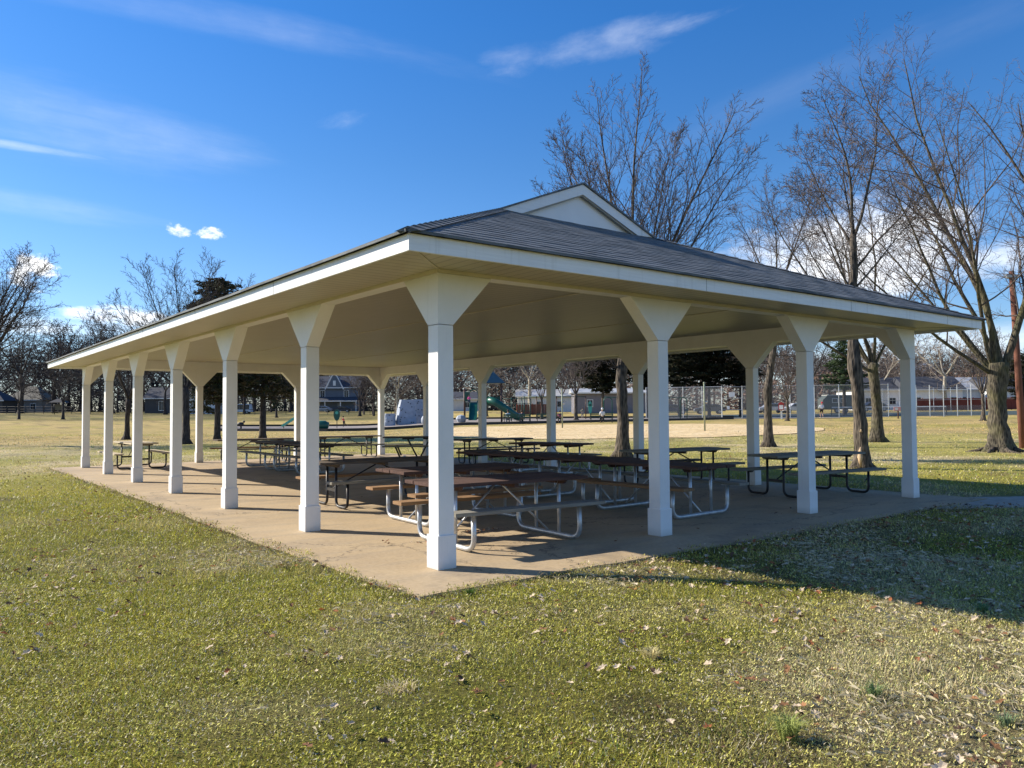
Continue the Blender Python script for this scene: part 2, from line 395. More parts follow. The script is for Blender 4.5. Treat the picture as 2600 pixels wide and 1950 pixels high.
# ------------------------------------------------------------------ grass blades
def in_slab(x,y,mg=0): return (x>SX0+mg)&(x<SX1-mg)&(y>SY0+mg)&(y<SY1-mg)
def on_path(x,y):
    # stay clear of the side path
    dxp=x-10.99; c=-1.0-(x-11.2)*.42
    return (x>9.6)&(x<20)&(np.abs(y-c+.35)<.85)
def scatter(n,d0,d1):
    u=nr.rand(n); dep=np.sqrt(d0*d0+(d1*d1-d0*d0)*u); t=(nr.rand(n)-.5)*1.42
    x=CAM[0]+dep*(_c+RT[0]*t); y=CAM[1]+dep*(_s+RT[1]*t); return x,y
def fade(n,x,y,d0,d1):
    d=(x-CAM[0])*_c+(y-CAM[1])*_s; q=1-ss(d0+(d1-d0)*.5,d1,d)
    if d0>2.5: q=q*ss(d0,d0*1.35,d)
    return nr.rand(n)<q
def edge_ok(x,y): return ~(in_slab(x,y,.01+.15*np.maximum(fbm(x*3,y*3,2)-.42,0)*3)|on_path(x,y))
def blades(n,d0,d1,h0,h1,w0,w1,flat=.5):
    x,y=scatter(n,d0,d1)
    k=edge_ok(x,y)&fade(n,x,y,d0,d1)
    x=x[k];y=y[k];n=len(x)
    dens=fbm(x*2.7+3,y*2.7+8,3); k=nr.rand(n)<(.35+1.1*dens); x=x[k];y=y[k];n=len(x)
    base=drycol(x,y); z=terr(x,y)-.018
    tuft=ss(.5,.75,fbm(x*1.6+9,y*1.6,3))
    h=(h0+(h1-h0)*nr.rand(n)**1.6)*(.6+.9*tuft); w=w0+(w1-w0)*nr.rand(n)
    a=nr.rand(n)*2*np.pi; lean=(.25+.9*nr.rand(n))*h
    b=nr.rand(n)*2*np.pi
    cx,sx=np.cos(a),np.sin(a)
    tri=np.zeros((n,3,3))
    tri[:,0,0]=x-sx*w/2;tri[:,0,1]=y+cx*w/2;tri[:,0,2]=z
    tri[:,1,0]=x+sx*w/2;tri[:,1,1]=y-cx*w/2;tri[:,1,2]=z
    tri[:,2,0]=x+np.cos(b)*lean;tri[:,2,1]=y+np.sin(b)*lean;tri[:,2,2]=z+h+.012
    t=nr.rand(n,1); col=base*(.75+.75*t)
    strw=(nr.rand(n)<.16)[:,None]; col=np.where(strw,np.array([.62,.55,.37])*(.6+.6*t),col)
    grn=(nr.rand(n)<.16)[:,None]; col=np.where(grn,np.array([.20,.29,.05])*(.7+.7*t),col)
    return tri,np.clip(col,0,.8)
def clover(n,d0,d1,s0,s1):
    x,y=scatter(n,d0,d1); k=edge_ok(x,y)&fade(n,x,y,d0,d1); x=x[k];y=y[k];n=len(x)
    dens=ss(.38,.6,fbm(x*.9+30,y*.9+12,4)); base=drycol(x,y)
    gr=base[:,1]>base[:,0]*.93
    k=(nr.rand(n)<.5+.5*dens)&(gr|(nr.rand(n)<.6)); x=x[k];y=y[k];base=base[k];n=len(x)
    z=terr(x,y)+(nr.rand(n)**1.3)*.034*(.4+1.2*fbm(x*16,y*16,2))-.006+.03*(fbm(x*5,y*5,2)-.4); s=s0+(s1-s0)*nr.rand(n)
    a=nr.rand(n)*2*np.pi; el=nr.rand(n)*1.3-.15; L=s*2.6; w=s*.62
    ca,sa=np.cos(a),np.sin(a); tri=np.zeros((n,3,3))
    tri[:,0,0]=x-sa*w;tri[:,0,1]=y+ca*w;tri[:,0,2]=z+(nr.rand(n)-.5)*w
    tri[:,1,0]=x+sa*w;tri[:,1,1]=y-ca*w;tri[:,1,2]=z+(nr.rand(n)-.5)*w
    tri[:,2,0]=x+ca*L*np.cos(el);tri[:,2,1]=y+sa*L*np.cos(el);tri[:,2,2]=z+L*np.sin(el)
    t=nr.rand(n,1); col=(base*.6+np.array([.36,.36,.05])*.75)*(.45+1.0*t**1.4)
    q=nr.rand(n)[:,None]; col=np.where(q<.14,np.array([.70,.62,.43])*(.5+.7*t),col); col=np.where(q>.93,np.array([.16,.10,.06])*(.5+.8*t),col)
    return tri,np.clip(col,0,.8)
GM=mat_attr('grass blades',.55,.25)
def strands(n,d0,d1,w):
    x,y=scatter(n,d0,d1); k=edge_ok(x,y); x=x[k];y=y[k]; c=drycol(x,y)
    k=nr.rand(len(x))<ss(.44,.66,c[:,0])*(.12+.6*ss(.42,.7,fbm(x*2.2+7,y*2.2,3))); x=x[k];y=y[k];n=len(x)
    z=terr(x,y)+.012+.02*nr.rand(n); a=nr.rand(n)*6.283; L=.018+.034*nr.rand(n); ca,sa=np.cos(a),np.sin(a)
    T=np.zeros((n,3,3)); T[:,0]=np.stack([x-ca*L-sa*w,y-sa*L+ca*w,z-.01],-1); T[:,1]=np.stack([x-sa*-w*.2,y-ca*w*.2,z+.012*nr.rand(n)],-1); T[:,2]=np.stack([x+ca*L+sa*w*.5,y+sa*L-ca*w*.5,z+.02*(nr.rand(n)-.3)],-1)
    T[:,1,0]=x+sa*w*1.2; T[:,1,1]=y-ca*w*1.2
    return T,np.array([.66,.58,.40])*(.4+.7*nr.rand(n,1))
A=[blades(230000,2.2,9,.015,.06,.003,.0065),clover(620000,2.2,9,.004,.008),blades(150000,5,17,.015,.06,.005,.011),clover(260000,5,17,.007,.013),
   blades(130000,11,40,.02,.06,.014,.03),clover(90000,11,36,.014,.025),blades(60000,28,75,.03,.07,.05,.10),strands(60000,2.3,10,.0013)]
tag(tri_mesh('grass',np.concatenate([a for a,_ in A]),np.concatenate([c for _,c in A]),GM),'short green and straw coloured winter lawn grass','grass',kind='stuff')
# dead leaves
def leaves():
    T=[];C=[]
    def put(x,y,s,z=None):
        a=rng.random()*6.28; u=Vector((math.cos(a),math.sin(a),rng.uniform(-.5,.5))).normalized(); w=Vector((-math.sin(a),math.cos(a),rng.uniform(-.6,.6))).normalized()
        c=Vector((x,y,(float(terr(x,y)) if z is None else z)+s*.45+.020)); nrm=u.cross(w)
        L=[]
        for i,(p,q) in enumerate([(0,-1),(.5,-.55),(.95,-.35),(.6,.05),(.85,.55),(.3,.5),(0,1.05),(-.35,.5),(-.9,.5),(-.55,0),(-.9,-.4),(-.45,-.55)]):
            j=rng.uniform(.8,1.15); L.append(c+u*p*s*.7*j+w*q*s*j+nrm*s*.35*(abs(p)+.3*q*q)*rng.uniform(.2,1.2))
        k=rng.random()
        col=(.55,.44,.31) if k<.48 else ((.24,.12,.055) if k<.75 else ((.36,.13,.05) if k<.84 else (.11,.065,.04)))
        col=np.array(col)*rng.uniform(.75,1.3)
        for i in range(12):
            T.append([c,L[i],L[(i+1)%12]]); C.append(col)
    n=0
    while n<2300:
        dep=math.sqrt(rng.uniform(2.4**2,13**2)); t=rng.uniform(-.7,.7)
        x=CAM[0]+dep*(_c+RT[0]*t); y=CAM[1]+dep*(_s+RT[1]*t)
        if in_slab(x,y,-.03): continue
        g=float(fbm(np.array(x*.55+3),np.array(y*.55+71),3))
        w=max(0,(g-.42))*4+ (1.2 if (x>1.0 and y<-.9 and dep>6.5) else 0)
        if rng.random()>w*.6: continue
        for _ in range(rng.choice([1,1,2,4])): put(x+rng.uniform(-.12,.12),y+rng.uniform(-.12,.12),rng.uniform(.016,.04)); n+=1
    for px,py,k in [(1240,1443,1),(982,1377,4),(1075,1378,5),(850,1160,3),(420,1248,2),(540,1238,3),(2400,1290,3),(1560,1378,2),(1965,1313,3),(1650,1345,2),(1745,1350,1),(600,1300,1),(1210,1350,9),(1260,1345,7),(1180,1352,6)]:
        d=(py-1045)/F_; dd=1.6/d; p=at(px,dd)
        for _ in range(k): put(p.x+rng.uniform(-.12,.12),p.y+rng.uniform(-.12,.12),rng.uniform(.015,.035),.0)
    for _ in range(60): put(rng.uniform(.3,10.4),rng.uniform(-.4,14),rng.uniform(.012,.028),0.)
    for _ in range(400):
        dep=rng.uniform(15,34); t=rng.uniform(-.7,.7); x=CAM[0]+dep*(_c+RT[0]*t); y=CAM[1]+dep*(_s+RT[1]*t)
        if not in_slab(x,y,-.1): put(x,y,rng.uniform(.03,.05))
    o=tri_mesh('fallen_leaves',np.array([[list(q) for q in t] for t in T]),np.array(C),mat_attr('dead leaves',.8,.15))
    tag(o,'curled brown and tan dead leaves scattered over the lawn and slab','leaves',kind='stuff')
leaves()
def tuft(px,py,n,h,s,col,label):
    m=[];p=at(px,1.6/((py-1045)/F_))
    for i in range(n):
        a=rng.random()*6.28;r=s*rng.random()**.7; x=p.x+math.cos(a)*r*.6;y=p.y+math.sin(a)*r*.6
        l=h*rng.uniform(.5,1.1); b=a+rng.uniform(-.6,.6); w=.0022
        mid=Vector((x+math.cos(b)*l*.22,y+math.sin(b)*l*.22,p.z+l*.7)); tip=Vector((x+math.cos(b)*l*.75,y+math.sin(b)*l*.75,p.z+l*rng.uniform(.6,1.)))
        q=Vector((-math.sin(b),math.cos(b),0))*w; B=Vector((x,y,p.z-.01))
        m+= [[B-q,B+q,mid+q],[B-q,mid+q,mid-q],[mid-q,mid+q,tip]]
    T=np.array([[list(v) for v in t] for t in m]); T=T-np.array(p)
    c=np.array(col)*nr.uniform(.7,1.3,(len(T),1)); o=tri_mesh('grass_tuft',T,c,GM); o.location=p
    tag(o,label,'grass tuft')
tuft(1985,1872,230,.13,.06,(.32,.36,.10),'pale yellow green grass tuft standing alone near the bottom of the lawn')
tuft(2203,1770,120,.09,.05,(.17,.24,.09),'blue green grass tuft growing in the straw coloured patch of lawn')
tuft(2530,1842,90,.08,.045,(.18,.24,.12),'small blue green grass tuft at the right edge of the lawn')
tuft(1645,1665,170,.07,.09,(.60,.52,.26),'low straw coloured grass tuft in the middle of the lawn')
tuft(1005,1745,200,.055,.18,(.62,.52,.32),'wide bleached clump of dry grass left of the lawn centre')
tuft(2480,1560,110,.10,.05,(.14,.24,.10),'green grass tuft on the shadow edge at the right of the lawn')
tuft(1190,1503,110,.06,.08,(.09,.16,.03),'dark green grass tuft lapping over the near corner of the slab')
# ------------------------------------------------------------------ pavilion
BX=[0,3.33,6.72,10.05]; BY=[0,3.32,6.647,9.974,13.301,16.628,19.94]
BW=.22; PI_=.016; PW=BW-2*PI_
XW,YW=BX[3]+BW,BY[6]+BW; O=.77; ZJ=2.5; ZB=3.03; ZC=3.34; ZS=3.07; ZF0=3.028; ZF1=3.185; SL=.4045
pav=empty('picnic_pavilion',(XW/2,YW/2,0),0,'long open white picnic pavilion with slate grey hip and gable roof on a concrete slab','pavilion')
OFF=Vector((XW/2,YW/2,0))
def pb(m,name,mat,parent=pav,**k):
    o=m.build(name,mat,parent,**k)
    if parent is pav:
        o.data.transform(Matrix.Translation(-OFF))
    return o
def post(ix,iy):
    x,y=BX[ix],BY[iy]
    m=MB(); a=PI_; m.box((x+a,y+a,0.0),(x+BW-a,y+BW-a,ZJ)); p=pb(m,'post',W_,bevel=.004)
    m=MB(); m.box((x,y,0.001),(x+BW,y+BW,.345)); o=pb(m,'post_base',W_,p,bevel=.003); o.data.transform(Matrix.Translation(-OFF))
    # flared capital
    ctr=x+BW/2; ctry=y+BW/2; h=PW/2
    m=MB(); fl=.495
    def flare_x(s0,s1):
        P=[(ctr-h,ZJ+.006),(ctr+h,ZJ+.006)]
        P+= [(ctr+h+(fl if s1 else 0),ZB-.0)] + [(ctr-h-(fl if s0 else 0),ZB)]
        m.prism([(q[0],q[1]) for q in P],y+a-.002,y+BW-a+.002,'y')
    def flare_y(s0,s1):
        P=[(ctry-h,ZJ+.006),(ctry+h,ZJ+.006)]+[(ctry+h+(fl if s1 else 0),ZB)]+[(ctry-h-(fl if s0 else 0),ZB)]
        m.prism(P,x+a-.002,x+BW-a+.002,'x')
    cx=ix in(0,3); cy=iy in(0,6)
    if cx and cy:
        flare_x(ix==3,ix==0)
        # second leg of the corner capital, butted to the first
        s=1 if iy==0 else -1
        e=y+BW-a+.002 if iy==0 else y+a-.002
        P=[(e,ZJ+.006),(e+s*.001,ZJ+.006),(e+s*(fl),ZB),(e,ZB)]
        if s<0: P=P[::-1]
        m.prism(P,x+a-.002,x+BW-a+.002,'x')
    elif cy: flare_x(True,True)
    else: flare_y(True,True)
    o=pb(m,'capital',W_,p); o.data.transform(Matrix.Translation(-OFF))
    return p
for j in range(7):
    for i in range(4):
        if i in(0,3) or j in(0,6): post(i,j)
# beams, boxed
a=PI_; b0=BW-PI_
def beam(x0,y0,x1,y1):
    m=MB(); m.box((x0,y0,ZB+.002),(x1,y1,ZC)); return pb(m,'beam',W_)
beam(a,a,XW-a,b0); beam(a,YW-b0,XW-a,YW-a); beam(a,b0+.002,b0,YW-b0-.002); beam(XW-b0,b0+.002,XW-a,YW-b0-.002)
# trim strip outside under the soffit
m=MB(); t=.022
m.box((a-t,a-t,ZB+.003),(XW-a+t,a-.001,ZS)); m.box((a-t,YW-a+.001,ZB+.003),(XW-a+t,YW-a+t,ZS))
m.box((a-t,a+.001,ZB+.003),(a-.001,YW-a-.001,ZS)); m.box((XW-a+.001,a+.001,ZB+.003),(XW-a+t,YW-a-.001,ZS))
pb(m,'trim_strip',simple('cream metal trim',(.62,.56,.42),.4,0,.08,3))
# ceiling
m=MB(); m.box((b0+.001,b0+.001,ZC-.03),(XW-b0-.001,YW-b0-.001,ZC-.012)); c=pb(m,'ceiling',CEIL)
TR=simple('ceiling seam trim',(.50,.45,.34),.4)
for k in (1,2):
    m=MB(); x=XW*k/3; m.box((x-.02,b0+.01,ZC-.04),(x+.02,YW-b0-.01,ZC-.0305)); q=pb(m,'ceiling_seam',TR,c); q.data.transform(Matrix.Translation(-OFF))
# soffits (mitred)
for poly,mat in (([(-O,-O),(XW+O,-O),(XW,0),(0,0)],SOFX),([(XW,YW),(XW+O,YW+O),(-O,YW+O),(0,YW)],SOFX),([(-O,-O),(0,0),(0,YW),(-O,YW+O)],SOFY),([(XW,0),(XW+O,-O),(XW+O,YW+O),(XW,YW)],SOFY)):
    m=MB(); m.prism(poly,ZS+.001,ZS+.02); pb(m,'soffit',mat)
for sx,sy in((0,0),(1,0),(0,1),(1,1)):
    m=MB(); p0=Vector((XW*sx,YW*sy,ZS-.003)); p1=Vector((XW*sx+(O if sx else -O),YW*sy+(O if sy else -O),ZS-.003))
    d=(p1-p0).normalized(); n=Vector((-d.y,d.x,0)); m.obox((p0+p1)/2,(p1-p0)*.49,n*.022,Vector((0,0,.004)))
    pb(m,'soffit_mitre',TR)
# fascia boards
m=MB(); th=.03
FS=[]
def fas(x0,y0,x1,y1):
    m=MB(); m.box((x0,y0,ZF0),(x1,y1,ZF1)); return pb(m,'fascia',WF,bevel=.004)
fas(-O-th,-O-th,XW+O+th,-O); fas(-O-th,YW+O,XW+O+th,YW+O+th); fas(-O-th,-O+.001,-O,YW+O-.001); fas(XW+O,-O+.001,XW+O+th,YW+O-.001)
JL=simple('joint shadow line',(.35,.35,.34),.6)
# fascia lap joints
m=MB()
for y in (2.4,5.6,8.9,12.1,15.4,18.6): m=MB(); m.box((-O-th-.002,y,ZF0-.002),(-O-th,y+.012,ZF1-.004)); pb(m,'fascia_joint',JL)
for x in (3.3,6.6,9.7): m=MB(); m.box((x,-O-th-.002,ZF0+.001),(x+.006,-O-th,ZF1-.006)); pb(m,'fascia_joint',JL)
# roof of shingle courses
E0=O+th+.035; ZE=ZF1+.01
YG=3.33; XR=XW/2; ZR=ZE+SL*(XR+E0); YP=YG+.06
roof=empty('roof',(0,0,0)); roof.parent=pav
def rp(m,name,mat,**k):
    o=m.build(name,mat,roof,**k); o.data.transform(Matrix.Translation(-OFF)); return o
NC=34
def plane_pt(side,s,u):
    """s: horizontal distance up from the eave; u: coordinate along the eave"""
    z=ZE+SL*s
    if side=='S': return (u,-E0+s,z)
    if side=='N': return (u,YW+E0-s,z)
    if side=='W': return (-E0+s,u,z)
    return (XW+E0-s,u,z)
def courses(side,smax,lo,hi,ustep):
    m=MB(); ds=.175; n=int(smax/ds)+1
    for i in range(n):
        s0=i*ds; s1=min((i+1)*ds,smax)
        if s1-s0<.01: continue
        a0,b0_=lo(s0),hi(s0); a1,b1_=lo(s1),hi(s1)
        k=max(2,int((b0_-a0)/ustep)); o=len(m.v)
        for j in range(k+1):
            t=j/k; u0=a0+(b0_-a0)*t; u1=a1+(b1_-a1)*t
            sag=.016*(float(fbm(np.array(u0*.9+ord(side)),np.array(s0*.8),3))-.5)*(1 if i else 1.6)
            w=.004*math.sin(u0*37+i*9)+.003*rng.uniform(-1,1)
            x,y,z=plane_pt(side,s0+w*.8,u0); x1,y1,z1=plane_pt(side,s1+.004,u1)
            m.v+= [(x,y,z-.004+sag),(x,y,z+.012+w*.6+sag),(x1,y1,z1+.004+sag)]
        for j in range(k):
            q=o+3*j; r=q+3
            if side in 'SE': m.f+= [(q,r,r+1,q+1),(q+1,r+1,r+2,q+2)]
            else: m.f+= [(q,q+1,r+1,r),(q+1,q+2,r+2,r+1)]
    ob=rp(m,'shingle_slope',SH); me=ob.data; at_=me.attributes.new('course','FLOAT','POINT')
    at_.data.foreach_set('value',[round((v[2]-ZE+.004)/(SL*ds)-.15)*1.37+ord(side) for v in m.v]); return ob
sg=YP+E0
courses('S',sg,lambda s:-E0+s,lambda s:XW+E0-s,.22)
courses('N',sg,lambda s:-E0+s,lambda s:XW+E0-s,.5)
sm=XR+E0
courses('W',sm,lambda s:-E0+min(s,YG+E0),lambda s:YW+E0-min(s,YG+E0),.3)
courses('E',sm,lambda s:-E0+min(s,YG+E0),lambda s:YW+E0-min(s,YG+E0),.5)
# hip caps, ridge cap and drip edge
for sx in(0,1):
    for sy in(0,1):
        m=MB(); n=26
        for i in range(n):
            s=(YG+E0)*i/n; s2=(YG+E0)*(i+1)/n
            def hp(s,dz): return Vector(((-E0+s) if sx==0 else XW+E0-s,(-E0+s) if sy==0 else YW+E0-s,ZE+SL*s+dz))
            p,q=hp(s,.028),hp(s2+.02,.020); d=(q-p).normalized(); side=Vector((-d.y,d.x,0)).normalized()*.12
            up=Vector((0,0,.011)); dn=Vector((0,0,-.035))
            m.add([p-side+dn,p+up,p+side+dn,q-side+dn,q,q+side+dn],[(0,3,4,1),(1,4,5,2),(0,1,2)])
        rp(m,'hip_cap',SH)
m=MB(); n=60
for i in range(n):
    y0=YG-.02+(YW-2*YG+.04)*i/n; y1=YG+(YW-2*YG)*(i+1)/n+.02
    m.add([(XR-.13,y0,ZR-.03),(XR,y0,ZR+.035),(XR+.13,y0,ZR-.03),(XR-.13,y1,ZR-.04),(XR,y1,ZR+.022),(XR+.13,y1,ZR-.04)],[(0,3,4,1),(1,4,5,2),(0,1,2)])
rp(m,'ridge_cap',SH)
m=MB()   # dark shingle edge overhanging the fascia
def edge(p0,p1,nrm):
    n=60; o=len(m.v)
    for i in range(n+1):
        p=Vector(p0).lerp(Vector(p1),i/n); s=.012*(float(fbm(np.array(p.x*1.3+p.y*1.1),np.array(2.),3))-.5)
        m.v+=[tuple(p+Vector((0,0,-.012+s))),tuple(p+Vector(nrm)*.02+Vector((0,0,-.016+s))),tuple(p+Vector(nrm)*.02+Vector((0,0,.012+s))),tuple(p+Vector((0,0,.016+s)))]
    for i in range(n):
        q=o+4*i
        for k in range(4): m.f.append((q+k,q+4+k,q+4+(k+1)%4,q+(k+1)%4))
edge((-E0,-E0,ZE),(XW+E0,-E0,ZE),(0,-1,0)); edge((-E0,-E0,ZE),(-E0,YW+E0,ZE),(-1,0,0)); edge((XW+E0,-E0,ZE),(XW+E0,YW+E0,ZE),(1,0,0)); edge((-E0,YW+E0,ZE),(XW+E0,YW+E0,ZE),(0,1,0))
rp(m,'shingle_edge',SH)
# gables
ZG=ZE+SL*(YG+E0)
for s in (0,1):
    yp=YP if s==0 else YW-YP; yg=YG if s==0 else YW-YG; d=1 if s==0 else -1
    hx=(ZR-.03-(ZE+SL*(YP+E0)-.03))/SL
    m=MB(); zb=ZE+SL*(YP+E0)-.06
    m.prism([(XR-hx,zb),(XR+hx,zb),(XR,ZR-.04)],*(sorted((yp+d*.02,yp+d*.05))),'y'); rp(m,'gable_panel',simple('white gable panel',(.78,.78,.77),.45,0,.04,2))
    rk=.175
    m=MB(); y0,y1=sorted((yg-d*.03,yg+d*.0))
    ff=YG+E0; fx=-E0+ff
    for q in(-1,1):
        xf=XR+q*(XR-fx); P=[(xf,ZG-.0+.012),(XR,ZR-.012),(XR,ZR-.012-rk),(xf-q*rk/SL*.98,ZG+.0)]
        P=[(p[0],p[1]) for p in P]
        if q>0: P=P[::-1]
        m.prism(P,y0,y1,'y')
    rp(m,'rake_board',WF)
    m=MB()   # thin dark roof edge above the rake
    for q in(-1,1):
        xf=XR+q*(XR-fx+.12); P=[(xf,ZG-.045),(XR,ZR-.002),(XR,ZR+.028),(xf,ZG-.012)]
        if q>0: P=P[::-1]
        yy=sorted((yg-d*.06,yg+d*.05)); m.prism(P,*yy,'y')
    rp(m,'rake_shingle_edge',SH)
    m=MB()
    for q in(-1,1):
        w1=(ZR-.012-rk-ZG)/SL; P=[(XR+q*(w1+.02),ZG+.0),(XR,ZR-.012-rk+.008),(XR,ZR-.012-rk-.022),(XR+q*(w1-.06),ZG+.0)]
        if q>0: P=P[::-1]
        yy=sorted((yg+d*.001,yg+d*.02)); m.prism(P,*yy,'y')
    rp(m,'gable_trim',simple('shadow line grey trim',(.30,.30,.27),.6))  # thin trim, its grey painted in for the shadow line below the rake
# ------------------------------------------------------------------ picnic tables
ZT,ZBn=.775,.485
def bend(pts,r=.11,n=5):
    """round the corners of a polyline"""
    out=[Vector(pts[0])]
    for i in range(1,len(pts)-1):
        p=Vector(pts[i]);a=(Vector(pts[i-1])-p);b=(Vector(pts[i+1])-p);ra=min(r,a.length*.5,b.length*.5);a.normalize();b.normalize()
        s=p+a*ra;e=p+b*ra
        for k in range(n+1):
            t=k/n; out.append(s.lerp(p,t).lerp(p.lerp(e,t),t))
    out.append(Vector(pts[-1])); return out
def make_table(kind,label,topm,benchm,group):
    t=empty('picnic_table',(0,0,0),0,label,'picnic table',group)
    if kind=='G': L,Fr,Wd,V=1.07,.76,.46,.25
    else: L,Fr,Wd,V=1.22,.88,.37,.19
    nb=4 if kind=='G' else 4
    m=MB(); bw=2*Wd/nb
    for i in range(nb):
        y0=-Wd+i*bw+.004; dz=rng.uniform(-.002,.002); e=rng.uniform(-.008,.008); m.box((-L+e,y0,ZT-.042+dz),(L+e,y0+bw-.008,ZT+dz))
    top=m.build('tabletop',topm,t,bevel=.004)
    bt=topm if kind=='G' else DKW
    for s in(-1,1):
        m=MB(); x=s*Fr; z1=ZT-.044
        m.add([(x-.02,-Wd+.05,z1),(x+.02,-Wd+.05,z1),(x+.02,Wd-.05,z1),(x-.02,Wd-.05,z1),(x-.02,-Wd+.10,z1-.05),(x+.02,-Wd+.10,z1-.05),(x+.02,Wd-.10,z1-.05),(x-.02,Wd-.10,z1-.05)],
              [(0,1,2,3),(4,7,6,5),(0,4,5,1),(1,5,6,2),(2,6,7,3),(3,7,4,0)])
        m.build('cross_batten',bt,top)
    m=MB(); m.box((-.03,-Wd+.05,ZT-.09),(.03,Wd-.05,ZT-.044)); m.build('cross_batten',bt,top)
    for i,s in enumerate((-1,1)):
        m=MB(); y=s*.68; bm=benchm[i]; hw=.125
        if kind=='G': m.box((-L,y-hw,ZBn-.042),(L,y+hw,ZBn))
        else: m.box((-L,y-hw,ZBn-.042),(L,y-.003,ZBn)); m.box((-L+.004,y+.003,ZBn-.042),(L+.004,y+hw,ZBn-.001))
        m.build('bench',bm,t,bevel=.004)
    fm=GALV if kind=='G' else DARKM
    for s in(-1,1):
        x=s*Fr; m=MB()
        if kind=='G':
            m.tube(bend([(x,-.66,ZBn-.045),(x,-.68,.035),(x,.68,.035),(x,.66,ZBn-.045)],.17),.031,10)
            f=m.build('frame',fm,t,True)
            for q in(-1,1):
                m=MB(); m.tube([(x,q*V,.06),(x,q*V,ZT-.05)],.024,10); m.build('leg',fm,t,True)
            for q in(-1,1):
                m=MB(); m.box((x-.035,q*.66-.09,ZBn-.05),(x+.035,q*.66+.09,ZBn-.0425)); m.build('bench_bracket',fm,f)
        else:
            for q in(-1,1):
                m=MB(); m.tube(bend([(x,q*V,ZT-.09),(x,q*V,.03),(x,q*.66,.03),(x,q*.66,ZBn-.045)],.13),.023,10)
                f=m.build('leg_frame',fm,t,True)
                m=MB(); m.prism([(q*.58,ZBn-.075),(q*.76,ZBn-.0425),(q*.54,ZBn-.0425)][::q],x-.03,x+.03,'x'); m.build('bench_bracket',fm,f)
            m=MB(); m.box((x-.012,-V+.02,.27),(x+.012,V-.02,.32)); m.build('cross_bar',fm,t)
        m=MB(); e=(x,0,.065) if kind=='G' else (x,0,.30)
        m.tube([(s*.06,0,ZT-.09),e],.013,6); m.build('brace',fm,t,True)
    return t
def make_v_table(label,group):
    t=empty('picnic_table',(0,0,0),0,label,'picnic table',group); L,Wd=1.2,.38
    m=MB()
    for i in range(4): m.box((-L,-Wd+i*.19+.004,ZT-.042),(L,-Wd+i*.19+.186,ZT))
    m.build('tabletop',DKW,t,bevel=.004)
    for s in(-1,1):
        m=MB(); m.box((-L,s*.68-.125,ZBn-.042),(L,s*.68+.125,ZBn)); m.build('bench',GRW,t,bevel=.004)
    for s in(-1,1):
        m=MB(); x=s*.35
        m.obox((x*.62,0,.38),Vector((s*.17,0,.33)),Vector((0,.03,0)),Vector((.03,0,0))); m.obox((x,0,ZT-.07),(.2,0,0),(0,.28,0),(0,0,.022))
        f=m.build('pedestal_leg',DARKM,t)
        m=MB(); m.obox((s*.5,0,.06),(.04,0,0),(0,.6,0),(0,0,.03))
        for q in(-1,1): m.obox((s*.75-s*.06,q*.62,.27),(.03,0,0),(0,.03,0),Vector((s*.07,q*.03,.17)))
        m.build('foot_rail',DARKM,t)
    return t
TG='picnic tables under the pavilion roof'
tabs=[('G',1.62,1.15,-4,REDW,(GRW,ORW),'nearest galvanised picnic table, red top and grey near bench, behind the corner post'),
('G',2.28,3.15,-3,REDW,(ORW,ORW),'galvanised picnic table with red stained top and orange benches, second from the front corner post'),
('D',2.4,5.75,-2,DKW,(GRW,ORW),'dark framed picnic table with weathered brown top, third back from the front corner post'),
('D',1.25,18.9,-90,PALW,(PALW,PALW),'picnic table with sunlit pale top, alone at the far left corner of the slab'),
('D',4.85,18.9,-5,DKW,(GRW,ORW),'dark framed picnic table by the far short side, bleached left end on its top'),
('D',8.3,19.2,-3,DKW,(GRW,DKW),'dark framed picnic table beside the far right corner post of the pavilion'),
('G',4.5,15.9,-90,DKW,(GRW,GRW),'galvanised picnic table with dark top, farther of the two pointing at the left posts'),
('G',4.45,13.55,-90,DKW,(GRW,GRW),'galvanised picnic table with dark top, nearer of the two pointing at the left posts'),
('D',10.2,12.9,-12,DKW,(DKW,GRW),'dark framed picnic table on the far side, below the blue roofed play tower'),
('G',9.2,9.0,-79,REDW,(DKW,GRW),'galvanised picnic table with dark top standing before the yellow sand court'),
('G',5.35,5.9,-88,REDW,(ORW,GRW),'galvanised picnic table farthest back in the long row of red brown tops'),
('G',5.37,3.75,-87,REDW,(ORW,GRW),'galvanised picnic table in the middle of the long row of red brown tops'),
('G',5.22,1.66,-88,REDW,(ORW,GRW),'galvanised picnic table at the near end of the long row, behind the second front post'),
('D',8.9,4.5,-10,GRW,(GRW,DKW),'dark framed picnic table with grey top between second and third front posts'),
('D',9.35,1.65,-8,GRW,(GRW,GRW),'dark framed grey picnic table nearest the right corner post of the pavilion')]
for k,x,y,a,tm,bm,lab in tabs:
    t=make_table(k,lab,tm,bm,TG); t.location=(x,y,.001); t.rotation_euler=(0,0,R_(a))
t=make_v_table('picnic table on a black V shaped pedestal near the far long side of the pavilion',TG); t.location=(9.75,16.6,.001); t.rotation_euler=(0,0,R_(-32))
